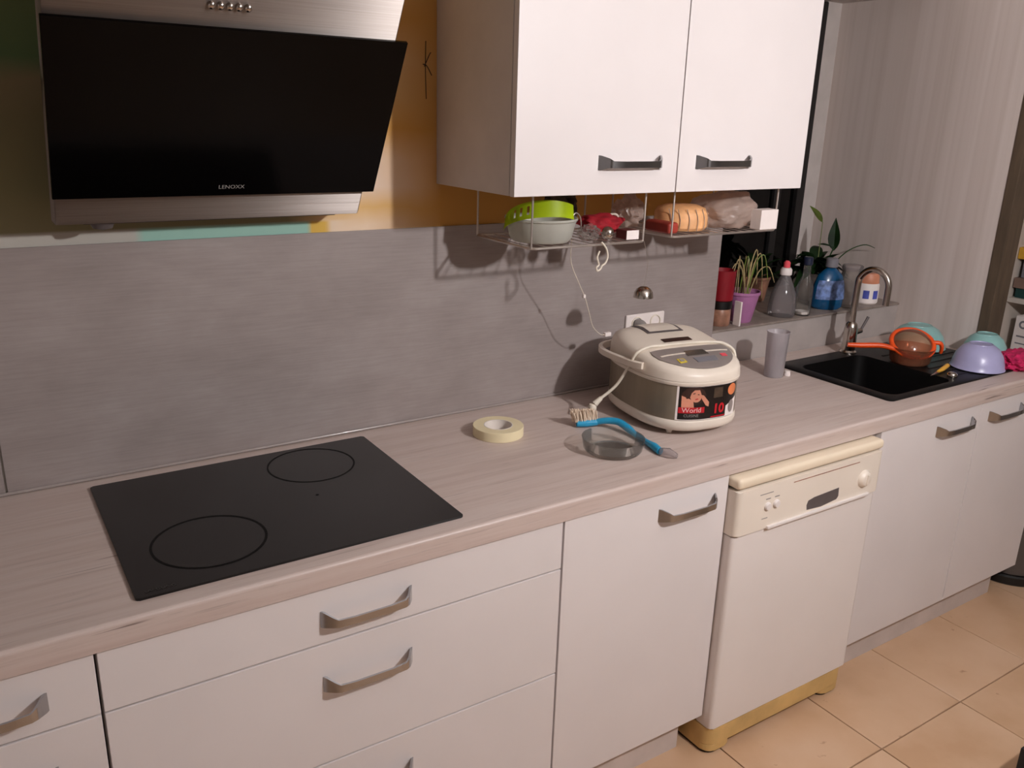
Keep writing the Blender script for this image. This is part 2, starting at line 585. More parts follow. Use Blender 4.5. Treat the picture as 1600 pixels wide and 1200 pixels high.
def bm_blob(bm, c, rad, amp, freq, seed, sub=4, floor=None, power=2.0):
    r = bmesh.ops.create_icosphere(bm, subdivisions=sub, radius=1.0)
    for v in r['verts']:
        d = v.co.normalized()
        k = (abs(d.x) ** power + abs(d.y) ** power + abs(d.z) ** power) ** (-1 / power)
        n = noise.noise(d * freq + Vector((seed * 3.1, seed * 1.7, seed))) + 0.5 * abs(noise.noise(d * freq * 2.3 + Vector((seed, 0, seed * 2))))
        q = d * k * (1 + amp * n)
        p = Vector((c[0] + q.x * rad[0], c[1] + q.y * rad[1], c[2] + q.z * rad[2]))
        if floor is not None and p.z < floor:
            p.z = floor
        v.co = p

def blob(name, c, rad, amp, freq, seed, mat, parent=None, sub=4, floor=None, power=2.0):
    bm = bmesh.new()
    bm_blob(bm, c, rad, amp, freq, seed, sub, floor, power)
    return link(name, to_mesh(bm, name), mat, parent, True)

def text_geo(s, size=1.0, offset=0.0):
    """vertices (x, y) and faces of a line of text centred on the origin, letter height about `size`"""
    cu = bpy.data.curves.new('lettering', 'FONT')
    cu.body = s
    cu.size = size
    cu.align_x = 'CENTER'
    cu.align_y = 'CENTER'
    cu.resolution_u = 3
    cu.offset = offset
    ob = bpy.data.objects.new('lettering', cu)
    COL.objects.link(ob)
    bpy.context.view_layer.update()
    me = bpy.data.meshes.new_from_object(ob.evaluated_get(bpy.context.evaluated_depsgraph_get()))
    vv = [(v.co.x, v.co.y) for v in me.vertices]
    ff = [tuple(p.vertices) for p in me.polygons]
    bpy.data.objects.remove(ob)
    bpy.data.curves.remove(cu)
    bpy.data.meshes.remove(me)
    return vv, ff

def lettering(name, s, size, fn, mat, parent, sx=1.0, offset=0.0):
    vv, ff = text_geo(s, size, offset)
    me = bpy.data.meshes.new(name)
    me.from_pydata([tuple(fn(x * sx, y)) for x, y in vv], [], ff)
    return link(name, me, mat, parent)

def rrect(x0, x1, y0, y1, r, n=5):
    out = []
    for cx, cy, a in ((x1 - r, y1 - r, 0), (x0 + r, y1 - r, PI / 2), (x0 + r, y0 + r, PI), (x1 - r, y0 + r, 1.5 * PI)):
        for i in range(n + 1):
            t = a + PI / 2 * i / n
            out.append((cx + r * math.cos(t), cy + r * math.sin(t)))
    return out

def copy_tree(o, parent=None):
    c = o.copy()
    COL.objects.link(c)
    c.parent = parent
    for ch in o.children:
        copy_tree(ch, c)
    return c

# ------------------------------------------------------------------ the room
ZC, ZB, ZS = 0.90, 1.4224, 1.025
XR, XWL = 2.115, 1.061
ROOM_L, ROOM_F, ROOM_R, ROOM_H = -2.6, -3.9, 3.4, 2.55

fl = tag(box('floor', (ROOM_L, ROOM_R, ROOM_F, 0.6, -0.12, -0.010), 'grout', None, 0), None, None, None, 'structure')
tm = None
TS = 0.40
nx0, nx1 = math.floor((ROOM_L - 0.983) / TS), math.ceil((ROOM_R - 0.983) / TS)
for i in range(nx0, nx1):
    for j in range(-8, 3):
        cx, cy = 0.983 + TS * (i + 0.5), -0.888 + TS * (j + 0.5)
        if cx - TS / 2 < ROOM_L - 0.3 or cy - TS / 2 < ROOM_F - 0.1 or cy > 0.2:
            continue
        if tm is None:
            t0 = box('tile', (-TS / 2 + 0.0017, TS / 2 - 0.0017, -TS / 2 + 0.0017, TS / 2 - 0.0017, -0.010, 0.0), 'tile', None, 0.0012, 1)
            tm = t0.data
            o = t0
        else:
            o = bpy.data.objects.new('tile', tm)
            COL.objects.link(o)
        o.parent = fl
        o.location = (cx, cy, random.uniform(-0.0004, 0.0))

ce = tag(box('ceiling', (ROOM_L, ROOM_R, ROOM_F, 0.6, ROOM_H, ROOM_H + 0.1), 'paint_white', None, 0), None, None, None, 'structure')
wb = tag(boxes('wall_back', [(ROOM_L, XWL, 0.0, 0.52, 0.0, ROOM_H)], 'mural'), None, None, None, 'structure')
boxes('under_sill_wall', [(XWL, XR, 0.0, 0.10, 0.0, ZS - 0.010)], 'wall_grey', wb)
boxes('lintel', [(XWL, XR, 0.0, 0.52, 2.17, ROOM_H)], 'reveal', wb)
boxes('recess_strip', [(2.028, XR, 0.46, 0.52, ZS, 2.17)], 'reveal', wb)
box('backsplash_panel', (-1.024, XWL, -0.006, 0.0, ZC, ZB), 'backsplash', wb, 0.001)
box('backsplash_panel', (-2.5, -1.028, -0.006, 0.0, ZC, ZB), 'backsplash', wb, 0.001)
bm = bmesh.new()
for pts in ([(-0.020, -0.001, 1.868), (-0.021, -0.001, 1.80), (-0.019, -0.001, 1.735)], [(-0.028, -0.001, 1.815), (-0.018, -0.001, 1.812), (-0.004, -0.001, 1.79)],
            [(-0.024, -0.001, 1.81), (-0.010, -0.001, 1.838), (-0.006, -0.001, 1.842)]):
    bm_tube(bm, smooth_pts(pts, 5), 0.0011, 5)
link('ink_scribble', to_mesh(bm, 'ink_scribble'), 'ink', wb)

wl = tag(box('wall_left', (ROOM_L - 0.1, ROOM_L, ROOM_F, 0.6, 0, ROOM_H), 'wall_plain', None, 0), None, None, None, 'structure')
wf = tag(box('wall_front', (ROOM_L, ROOM_R, ROOM_F - 0.1, ROOM_F, 0, ROOM_H), 'wall_dim', None, 0), None, None, None, 'structure')
wfar = tag(box('wall_far', (ROOM_R, ROOM_R + 0.1, ROOM_F, 0.6, 0, ROOM_H), 'wall_dim', None, 0), None, None, None, 'structure')
wr = tag(box('wall_right', (XR, XR + 0.09, -0.333, 0.52, 0.0, ROOM_H), 'side_panel', None, 0), None, None, None, 'structure')
boxes('passage_wall', [(XR + 0.09, ROOM_R, 0.30, 0.36, 0, ROOM_H)], 'wall_plain', wr)
t1 = tag(box('trim_1', (XR - 0.004, XR + 0.094, -0.373, -0.334, 0.0, ROOM_H), 'brown_trim', None, 0.003), None, None, None, 'structure')

# window in the recess over the sill
wi = bpy.data.objects.new('window_1', None)
COL.objects.link(wi)
wi.location = (1.5, 0.48, ZS)
tag(wi, 'dark night window with a black frame behind the plants', None, None, 'structure')
box('window_frame', (1.062, 1.10, 0.455, 0.50, ZS, 2.168), 'frame_black', wi, 0.004)
box('window_frame', (1.98, 2.028, 0.455, 0.50, ZS, 2.168), 'frame_black', wi, 0.004)
box('window_frame', (1.10, 1.98, 0.455, 0.50, ZS, ZS + 0.05), 'frame_black', wi, 0.004)
box('window_frame', (1.10, 1.98, 0.455, 0.50, 2.11, 2.168), 'frame_black', wi, 0.004)
box('window_mullion', (1.845, 1.885, 0.460, 0.495, ZS + 0.05, 2.11), 'frame_black', wi, 0.004)
box('pane', (1.10, 1.845, 0.474, 0.482, ZS + 0.05, 2.11), 'window_glass', wi, 0)
box('pane', (1.885, 1.98, 0.474, 0.482, ZS + 0.05, 2.11), 'window_glass', wi, 0)
prism('window_sill', [(-0.002, ZS - 0.009), (-0.006, ZS - 0.007), (-0.006, ZS - 0.002), (-0.003, ZS), (0.455, ZS), (0.455, ZS - 0.009)], XWL, XR, 'sill_stone', wi, 0.0)

# ------------------------------------------------------------------ ceiling lamp (out of frame, lights the room)
lp = thing('pendant_lamp', (LAMP_POS[0], LAMP_POS[1], LAMP_POS[2]), 'bare bulb pendant lamp hanging from the ceiling', 'lamp')
bm_, nt_, bs_ = newmat('bulb_light')
em = nt_.nodes.new('ShaderNodeEmission')
em.inputs['Color'].default_value = (*LAMP_COLOR, 1)
em.inputs['Strength'].default_value = LAMP_STRENGTH
nt_.links.new(em.outputs[0], nt_.nodes['Material Output'].inputs['Surface'])
M['bulb'] = bm_
lathe('bulb', [(0, -0.042), (0.02, -0.037), (0.036, -0.02), (0.041, 0.0), (0.036, 0.02), (0.022, 0.042), (0.014, 0.06), (0, 0.06)], LAMP_POS, 'bulb', lp, 24)
lathe('bulb_socket', [(0, 0.062), (0.018, 0.062), (0.02, 0.075), (0.018, 0.12), (0.004, 0.13), (0, 0.13)], LAMP_POS, 'black', lp, 20)
tube('cord', [(LAMP_POS[0], LAMP_POS[1], LAMP_POS[2] + 0.12), (LAMP_POS[0], LAMP_POS[1], ROOM_H)], 0.003, 'black', lp)
lathe('ceiling_rose', [(0, -0.03), (0.02, -0.03), (0.05, -0.005), (0.05, 0), (0, 0)], (LAMP_POS[0], LAMP_POS[1], ROOM_H), 'paint_white', lp, 24)

# ------------------------------------------------------------------ base units
YD = -0.619            # door faces
YB = YD + 0.019        # door backs
ZT = 0.853             # underside of worktop
ZD = 0.120             # bottom of doors
YPL = -0.575

def handle(cx, z, parent, L=0.192, y=YD):
    """bow handle: two flared feet and a flat bar"""
    h = L / 2
    prof = [(-h, 0.000, 0.017), (-h + 0.004, -0.006, 0.0165), (-h + 0.016, -0.023, 0.011), (-h + 0.026, -0.028, 0.008), (-h * 0.4, -0.031, 0.0075),
            (h * 0.4, -0.031, 0.0075), (h - 0.026, -0.028, 0.008), (h - 0.016, -0.023, 0.011), (h - 0.004, -0.006, 0.0165), (h, 0.0, 0.017)]
    bm = bmesh.new()
    th = 0.0045
    F, K = [], []
    n = len(prof)
    for i, (x, d, hh) in enumerate(prof):
        a, b = prof[max(i - 1, 0)], prof[min(i + 1, n - 1)]
        tx, td = b[0] - a[0], b[1] - a[1]
        l = math.hypot(tx, td)
        nx, nd = -td / l * th, tx / l * th
        zc = z - 0.003 if 2 < i < n - 3 else z
        F.append((bm.verts.new((cx + x, y + d, zc - hh)), bm.verts.new((cx + x, y + d, zc + hh))))
        K.append((bm.verts.new((cx + x + nx, min(y + d + nd, y), zc - hh)), bm.verts.new((cx + x + nx, min(y + d + nd, y), zc + hh))))
    for i in range(n - 1):
        bm.faces.new((F[i][0], F[i + 1][0], F[i + 1][1], F[i][1]))
        bm.faces.new((K[i][0], K[i][1], K[i + 1][1], K[i + 1][0]))
        bm.faces.new((F[i][0], K[i][0], K[i + 1][0], F[i + 1][0]))
        bm.faces.new((F[i][1], F[i + 1][1], K[i + 1][1], K[i][1]))
    bmesh.ops.bevel(bm, geom=[e for e in bm.edges if len(e.link_faces) == 2 and e.calc_face_angle(0) > 0.9], offset=0.001, segments=2, affect='EDGES')
    return soften(link('handle', to_mesh(bm, 'handle'), 'handle_steel', parent, True))

def carcass(x0, x1, parent, plx0=None, plx1=None):
    boxes('carcass', [(x0 + 0.001, x0 + 0.019, YB + 0.001, -0.02, ZD - 0.01, ZT), (x1 - 0.019, x1 - 0.001, YB + 0.001, -0.02, ZD - 0.01, ZT),
                      (x0 + 0.019, x1 - 0.019, YB + 0.001, -0.02, ZD - 0.01, ZD + 0.008), (x0 + 0.019, x1 - 0.019, -0.028, -0.02, ZD, ZT),
                      (x0 + 0.019, x1 - 0.019, YB + 0.001, YB + 0.08, ZT - 0.018, ZT)], 'carcass', parent)
    box('plinth', (plx0 if plx0 is not None else x0, plx1 if plx1 is not None else x1, YPL, YPL + 0.016, 0.0, ZD - 0.012), 'plinth', parent, 0.001)

def drawer_unit(x0, x1, label, hx):
    t = thing('drawer_cabinet', ((x0 + x1) / 2, -0.3, 0), label, 'cabinet', 'white base cabinets under the worktop')
    carcass(x0, x1, t)
    for za, zb_, hz in ((0.7345, ZT - 0.002, 0.788), (0.4580, 0.7312, 0.644), (ZD, 0.4545, 0.369)):
        d = box('drawer_front', (x0 + 0.0025, x1 - 0.0025, YD, YB, za, zb_), 'white_front', t, 0.0018)
        handle(hx, hz, d)
    return t

XL = -0.947
drawer_unit(XL, 0.0, 'wide white three drawer base cabinet below the black hob', -0.4705)
drawer_unit(-1.55, XL, 'white drawer cabinet at the left edge of the photo, cut off by the frame', -1.118)

t = thing('door_cabinet', (0.2645, -0.3, 0), 'narrow white cabinet with one door, left of the dishwasher', 'cabinet', 'white base cabinets under the worktop')
carcass(0.0, 0.520, t, 0.0, 0.478)
d = box('cabinet_door', (0.0025, 0.5195, YD, YB, ZD, ZT - 0.002), 'white_front', t, 0.0018)
handle(0.38, 0.794, d)

t = thing('sink_cabinet', (1.66, -0.3, 0), 'white two door cabinet under the black sink', 'cabinet', 'white base cabinets under the worktop')
carcass(1.150, 2.108, t, 1.150, 2.107)
box('end_panel', (2.160, 2.178, YB + 0.001, -0.385, ZD, ZT), 'carcass', t, 0.001)
for xa, xb, hx in ((1.153, 1.6895, 1.543), (1.6925, 2.177, 1.843)):
    d = box('cabinet_door', (xa, xb, YD, YB, ZD, ZT - 0.002), 'white_front', t, 0.0018)
    handle(hx, 0.798, d, 0.20)

# ------------------------------------------------------------------ dishwasher
t = thing('dishwasher', (0.83, -0.3, 0), 'yellowed white free standing dishwasher with a grey stained control strip', 'dishwasher')
DX0, DX1, DY = 0.522, 1.120, -0.650
box('body', (DX0 + 0.006, DX1 - 0.006, -0.585, -0.03, 0.035, 0.815), 'dw_white', t, 0.004)
box('top_plate', (DX0, DX1, DY - 0.004, -0.03, 0.817, 0.846), 'dw_cream', t, 0.010, 3)
dd = plate('door_panel', rrect(DX0 + 0.002, DX1 - 0.002, DY, -0.586, 0.012), 0.088, 0.683, 'dw_white', t, 0.003)
cp = plate('control_panel', rrect(DX0, DX1, DY - 0.006, -0.586, 0.014), 0.687, 0.812, 'dw_panel', t, 0.003)
box('grip_bar', (0.640, 1.070, DY - 0.013, DY - 0.005, 0.684, 0.694), 'dw_white', cp, 0.003)
box('groove_line', (0.730, 1.010, DY - 0.0065, DY - 0.004, 0.797, 0.7995), 'jar_brown', cp, 0)
bm = bmesh.new()
op = [(0.800, 0.701), (0.797, 0.716), (0.802, 0.728), (0.826, 0.733), (0.93, 0.738), (0.932, 0.712), (0.925, 0.704), (0.86, 0.697)]
A = [bm.verts.new((x, DY - 0.0068, z)) for x, z in op]
B = [bm.verts.new((x, DY - 0.004, z)) for x, z in op]
bm.faces.new(A)
bm.faces.new(B)
for i in range(len(op)):
    bm.faces.new((A[i], A[(i + 1) % len(op)], B[(i + 1) % len(op)], B[i]))
o = link('grip_hole', to_mesh(bm, 'grip_hole'), 'dark_grey', cp)
o['label'] = 'dark grey worn grip recess'
RX = Matrix.Rotation(PI / 2, 4, 'X')
for bx in (0.634, 0.668):
    lathe('push_button', [(0.0115, 0.0), (0.0115, 0.004), (0.009, 0.0075), (0, 0.0085)], (bx, DY - 0.0055, 0.752), 'dw_white', cp, 20, RX)
    box('button_mark', (bx - 0.008, bx + 0.010, DY - 0.0064, DY - 0.005, 0.771, 0.774), 'text_grey', cp, 0)
box('panel_mark', (0.602, 0.652, DY - 0.0064, DY - 0.005, 0.788, 0.7905), 'text_grey', cp, 0)
box('panel_mark', (0.618, 0.640, DY - 0.0064, DY - 0.005, 0.7165, 0.719), 'text_grey', cp, 0)
kn = lathe('dial', [(0.026, 0.0), (0.026, 0.003), (0.023, 0.007), (0.020, 0.012), (0.017, 0.014), (0, 0.0145)], (1.040, DY - 0.0055, 0.742), 'dw_panel', cp, 28, RX)
box('dial_grip', (1.0365, 1.0435, DY - 0.023, DY - 0.018, 0.727, 0.757), 'dw_panel', kn, 0.002)
kp = plate('kick_panel', rrect(DX0 + 0.0, DX1 - 0.012, -0.650, -0.50, 0.03), 0.030, 0.085, 'dw_yellow', t, 0.003)
plate('kick_foot', rrect(DX0, DX0 + 0.10, -0.650, -0.50, 0.03), 0.009, 0.031, 'dw_yellow', kp, 0.003)
plate('kick_foot', rrect(DX1 - 0.112, DX1 - 0.012, -0.650, -0.50, 0.03), 0.009, 0.031, 'dw_yellow', kp, 0.003)
plate('rubber_foot', rrect(DX0 + 0.004, DX0 + 0.095, -0.644, -0.50, 0.03), 0.0, 0.010, 'black', t)
plate('rubber_foot', rrect(DX1 - 0.107, DX1 - 0.016, -0.644, -0.50, 0.03), 0.0, 0.010, 'black', t)
boxes('side_filler', [(1.130, 1.1485, -0.60, -0.03, 0.0, 0.850)], 'carcass', t)

# ------------------------------------------------------------------ worktop with the sink opening
SX0, SX1, SY0, SY1 = 1.285, 2.055, -0.550, -0.098    # sink outline
HX0, HX1, HY0, HY1 = 1.31, 2.03, -0.53, -0.118       # opening
wt = thing('worktop', (0.3, -0.3, ZT), 'long pale wood grain kitchen worktop with a rounded front edge', 'worktop')
WX0, WX1, YF = -2.5, 2.192, -0.6235
e = 0.008
prof = [(HY0, ZT), (YF, ZT), (YF, ZC - e)] + [(YF + e - e * math.cos(a), ZC - e + e * math.sin(a)) for a in (0.4, 0.8, 1.2)] + [(YF + e, ZC), (HY0, ZC)]
bmw = bmesh.new()
A = [bmw.verts.new((WX0, y, z)) for y, z in prof]
B = [bmw.verts.new((WX1, y, z)) for y, z in prof]
bmw.faces.new(A)
bmw.faces.new(B)
for i in range(len(prof)):
    bmw.faces.new((A[i], A[(i + 1) % len(prof)], B[(i + 1) % len(prof)], B[i]))
bm_box(bmw, WX0, HX0, HY0, -0.0062, ZT, ZC)
bm_box(bmw, HX0, HX1, HY1, -0.0062, ZT, ZC)
bm_box(bmw, HX1, XR - 0.005, HY0, -0.0062, ZT, ZC)
bm_box(bmw, XR - 0.005, WX1, HY0, -0.375, ZT, ZC)
link('slab', to_mesh(bmw, 'slab'), 'worktop', wt)
tube('sealing_strip', [(WX0, -0.0095, ZC + 0.0042), (XWL, -0.0095, ZC + 0.0042)], 0.0038, 'seal_grey', wb, 10)

# ------------------------------------------------------------------ hob
hb = thing('induction_hob', (-0.55, -0.316, ZC), 'black glass built in hob with two round zone outlines', 'hob')
plate('glass_plate', rrect(-0.872, -0.232, -0.577, -0.055, 0.006), ZC, ZC + 0.005, 'hob_glass', hb, 0.0012)
def ring(name, c, r, wdt, mat, parent, z):
    bm = bmesh.new()
    bm_lathe(bm, [(r - wdt, 0.0), (r - wdt, 0.0006), (r, 0.0006), (r, 0.0)], (c[0], c[1], z), 64)
    return link(name, to_mesh(bm, name), mat, parent)
ring('zone_outline', (-0.413, -0.170), 0.101, 0.004, 'hob_ring', hb, ZC + 0.005)
ring('zone_outline', (-0.712, -0.428), 0.108, 0.005, 'hob_ring', hb, ZC + 0.005)
lathe('centre_dot', [(0, 0.0006), (0.0035, 0.0006), (0.0035, 0.0)], (-0.460, -0.335, ZC + 0.005), 'hob_ring', hb, 12)
lettering('maker_mark', 'SAMSUNG', 0.0115, lambda x, y: (-0.829 + x, -0.561 + y, ZC + 0.0058), 'print_faint', hb)

# ------------------------------------------------------------------ cooker hood
hd = thing('cooker_hood', (-0.56, -0.012, 1.475), 'slanted cooker hood with a black glass front and brushed steel body', 'hood')
HXL, HXR = -0.877, -0.258
prism('steel_body', [(-0.050, 1.478), (-0.118, 1.478), (-0.1255, 1.486), (-0.418, 1.978), (-0.405, 1.995), (-0.345, 1.995)], HXL, HXR, 'steel', hd, 0.0025)
gy0, gz0, gy1, gz1 = -0.170, 1.531, -0.350, 1.833
L_ = math.hypot(gy1 - gy0, gz1 - gz0)
dy_, dz_ = (gy1 - gy0) / L_, (gz1 - gz0) / L_
ny_, nz_ = -dz_, dy_
gl = prism('glass_front', [(gy0, gz0), (gy1, gz1), (gy1 - ny_ * 0.008, gz1 - nz_ * 0.008), (gy0 - ny_ * 0.008, gz0 - nz_ * 0.008)], -0.881, -0.240, 'glass_black', hd, 0.0012)
for px_ in (-0.80, -0.32):
    for k in (0.15, 0.85):
        p0 = Vector((px_, gy0 + dy_ * L_ * k - ny_ * 0.008, gz0 + dz_ * L_ * k - nz_ * 0.008))
        tube('spacer', [p0, p0 - Vector((0, ny_, nz_)) * 0.020], 0.008, 'silver', hd, 10)
uc, vc = -0.555, 0.021
lettering('maker_mark', 'LENOXX', 0.0125, lambda x, y: (-0.556 + x, gy0 + dy_ * (vc + y) + ny_ * 0.0006, gz0 + dz_ * (vc + y) + nz_ * 0.0006), 'print_grey', gl, 1.05)
for k in range(5):
    x = -0.617 + k * 0.0158
    s = 0.448
    q = Vector((x, -0.1255 + dy_ * s, 1.486 + dz_ * s))
    rotm = Matrix.Rotation(math.atan2(-ny_, nz_) , 4, 'X')
    lathe('push_button', [(0.0062, 0.0), (0.0062, 0.004), (0.0058, 0.007), (0.003, 0.009), (0, 0.0093)], q, 'chrome', hd, 16, rotm)
box('grease_filter', (HXL + 0.05, HXR - 0.05, -0.108, -0.056, 1.4755, 1.480), 'dark_grey', hd, 0.001)
lathe('hood_nub', [(0, -0.016), (0.018, -0.012), (0.024, 0.0)], (-0.79, -0.082, 1.4765), 'dark_grey', hd, 20)  # small dark grey nub below the left end of the hood
box('back_housing', (-0.74, -0.38, -0.16, -0.002, 1.56, 1.994), 'black_matte', hd, 0.002)
box('chimney', (-0.70, -0.42, -0.36, -0.002, 1.996, ROOM_H), 'steel', hd, 0.002)

# ------------------------------------------------------------------ wall cabinet
WXA, WXM, WXB, WY, WZ, WZT = 0.010, 0.4955, 0.9735, -0.362, 1.531, 2.25
wc = thing('wall_cabinet', (0.49, -0.18, WZ), 'white two door wall cabinet hanging above the wire racks', 'cabinet')
boxes('carcass', [(WXA, WXA + 0.018, WY + 0.021, -0.001, WZ, WZT), (WXB - 0.018, WXB, WY + 0.021, -0.001, WZ, WZT), (WXA + 0.018, WXB - 0.018, WY + 0.021, -0.001, WZ, WZ + 0.018),
                  (WXA + 0.018, WXB - 0.018, WY + 0.021, -0.001, WZT - 0.018, WZT), (WXA + 0.018, WXB - 0.018, -0.006, -0.001, WZ + 0.018, WZT - 0.018)], 'carcass', wc)
for xa, xb, hx in ((WXA + 0.001, WXM - 0.0015, 0.341), (WXM + 0.0015, WXB - 0.001, 0.655)):
    d = box('cabinet_door', (xa, xb, WY, WY + 0.019, WZ - 0.001, WZT), 'white_front', wc, 0.0018)
    handle(hx, 1.603, d, 0.196, WY)

# ------------------------------------------------------------------ two wire racks under the wall cabinet
def rack(x0, x1, z, label):
    t = thing('wire_rack', ((x0 + x1) / 2, -0.19, z), label, 'rack', 'wire racks under the wall cabinet')
    ya, yb = -0.320, -0.060
    pts = []
    for (cx, cy, a) in ((x1 - 0.02, yb - 0.02, 0), (x0 + 0.02, yb - 0.02, PI / 2), (x0 + 0.02, ya + 0.02, PI), (x1 - 0.02, ya + 0.02, 1.5 * PI)):
        for k in range(5):
            aa = a + PI / 2 * k / 4
            pts.append((cx + 0.02 * math.cos(aa), cy + 0.02 * math.sin(aa), z))
    tube('rim', pts, 0.0032, 'wire_chrome', t, 8, True)
    n = int((x1 - x0 - 0.03) / 0.030)
    for k in range(n):
        x = x0 + 0.022 + (x1 - x0 - 0.044) * k / (n - 1)
        tube('wire', [(x, ya, z), (x, yb, z)], 0.0013, 'wire_chrome', t, 6)
    for x in (x0 + 0.004, x1 - 0.004):
        for y in (ya + 0.006, yb - 0.006):
            tube('hanger', [(x, y, z), (x, y, WZ)], 0.0026, 'wire_chrome', t, 8)
    return t
RZ1, RZ2 = 1.404, 1.410
rack(0.091, 0.446, RZ1, 'wire rack under the left wall cabinet door, holding a frosted tub')
rack(0.536, 0.943, RZ2, 'wire rack under the right wall cabinet door, holding a pale bag')

# ---- things on the left rack
z0 = RZ1 + 0.0035
def shell(prof_out, th):
    """closed thin-walled lathe profile from an outer profile (bottom centre -> rim)"""
    inner = [(max(r - th, 0.0), z + (th if i == 0 or r < 1e-6 else 0)) for i, (r, z) in enumerate(prof_out)]
    inner[0] = (0.0, prof_out[0][1] + th)
    if prof_out[1][0] > 0:
        inner[1] = (max(prof_out[1][0] - th, 0), prof_out[1][1] + th)
    return prof_out + inner[::-1]
o = lathe('plastic_tub', shell([(0, 0), (0.070, 0.0), (0.078, 0.010), (0.087, 0.050), (0.091, 0.053), (0.091, 0.058)], 0.002), (0.185, -0.222, z0), 'tub_plastic')
single(o, 'round frosted plastic tub on the left wire rack', 'tub')
# lime green slotted basket half resting over the tub
bm = bmesh.new()
R0, nseg, nrow = 0.0945, 34, 4
gc = Vector((0.185, -0.222, z0))
vv = {}
a0, a1 = math.radians(158), math.radians(292)
for i in range(nseg + 1):
    a = a0 + (a1 - a0) * i / nseg
    k = i / nseg
    low = 0.022 + 0.046 * math.sin(PI * min(1.0, k * 0.72)) ** 0.8
    hi = 0.034 + 0.006 * math.sin(PI * k)
    for j in range(nrow + 1):
        r = R0 - 0.004 * j / nrow
        vv[i, j] = bm.verts.new((gc.x + r * math.cos(a), gc.y + r * math.sin(a), gc.z + low + hi * j / nrow))
for i in range(nseg):
    for j in range(nrow):
        if 8 <= i <= 14 and i % 3 == 2 and j in (1, 2):
            continue
        bm.faces.new((vv[i, j], vv[i + 1, j], vv[i + 1, j + 1], vv[i, j + 1]))
bmesh.ops.solidify(bm, geom=list(bm.faces), thickness=0.003)
o = link('slotted_basket', to_mesh(bm, 'slotted_basket'), 'lime', None, True)
single(o, 'lime green slotted plastic strip curled over the frosted tub', 'strainer')
o = blob('crumpled_bag', (0.330, -0.100, z0 + 0.060), (0.046, 0.034, 0.064), 0.45, 2.6, 3, 'dark_leaf', None, 4, z0)
single(o, 'dark brown crumpled bag at the back of the left wire rack', 'bag')
# red pouch
t = thing('red_pouch', (0.384, -0.205, z0), 'dark red cloth pouch lying on the left wire rack', 'pouch')
blob('cloth_body', (0.384, -0.205, z0 + 0.030), (0.058, 0.040, 0.024), 0.30, 2.2, 8, 'red_cloth', t, 4, z0, 2.4)
tube('drawstring', [(0.405, -0.215, z0 + 0.054), (0.418, -0.225, z0 + 0.056), (0.428, -0.226, z0 + 0.050), (0.434, -0.215, z0 + 0.044)], 0.003, 'cord_white', t, 6, sm=4)
# steel ball tea infuser
t = thing('tea_infuser', (0.352, -0.280, z0), 'small shiny steel ball on the front of the left wire rack', 'infuser')
lathe('ball', [(0, -0.017), (0.0085, -0.0147), (0.0147, -0.0085), (0.017, 0), (0.0147, 0.0085), (0.0085, 0.0147), (0, 0.017)], (0.352, -0.280, z0 + 0.017), 'chrome', t, 24)
lathe('band', [(0.0172, -0.0015), (0.0182, -0.0015), (0.0182, 0.0015), (0.0172, 0.0015)], (0.352, -0.280, z0 + 0.017), 'silver', t, 24)
o = blob('crumpled_film', (0.300, -0.270, z0 + 0.017), (0.026, 0.026, 0.018), 0.5, 3.0, 5, 'clear_plastic', None, 4, z0)
single(o, 'crumpled clear plastic film beside the frosted tub', 'film')
t = thing('small_box', (0.425, -0.27, z0), 'small long box with a white end beside the steel ball', 'box')
box('carton', (0.398, 0.440, -0.300, -0.258, z0, z0 + 0.023), 'box_maroon', t, 0.001)
box('white_end', (0.398, 0.440, -0.3012, -0.3, z0, z0 + 0.023), 'box_white', t, 0.0003)
# white loop hanging from the rack
o = tube('cord_loop', [(0.300, -0.322, RZ1 + 0.006), (0.312, -0.327, RZ1 - 0.010), (0.318, -0.327, RZ1 - 0.030), (0.312, -0.327, RZ1 - 0.046), (0.303, -0.326, RZ1 - 0.052), (0.298, -0.326, RZ1 - 0.060),
                       (0.289, -0.326, RZ1 - 0.064), (0.285, -0.326, RZ1 - 0.056), (0.292, -0.326, RZ1 - 0.050), (0.290, -0.326, RZ1 - 0.042), (0.286, -0.326, RZ1 - 0.030), (0.292, -0.326, RZ1 - 0.015)],
         0.0024, 'cord_white', None, 8, sm=5)
single(o, 'white twisted cord loop hanging off the left wire rack', 'cord')
tube('cord_arch', [(0.262, -0.245, z0 + 0.010), (0.262, -0.245, z0 + 0.050), (0.276, -0.243, z0 + 0.066), (0.292, -0.243, z0 + 0.052), (0.296, -0.243, z0 + 0.012)], 0.0016, 'wire_chrome', None, 6, sm=5)
single(bpy.data.objects['cord_arch'], 'thin wire arch standing right of the frosted tub', 'wire')
# hanging dome on a thin thread
t = thing('hanging_dome', (0.489, -0.280, 1.235), 'polished steel dome hanging on a thread above the wall socket', 'dome')
lathe('dome_shell', [(0, 0.030), (0.010, 0.0285), (0.019, 0.023), (0.025, 0.014), (0.027, 0.0), (0.025, 0.0), (0.022, 0.012), (0.010, 0.026), (0, 0.0275)], (0.489, -0.280, 1.246), 'chrome', t, 32)
tube('thread', [(0.489, -0.280, 1.274), (0.492, -0.285, 1.34), (0.4445, -0.316, RZ1)], 0.0006, 'wire_chrome', t, 5, sm=4)
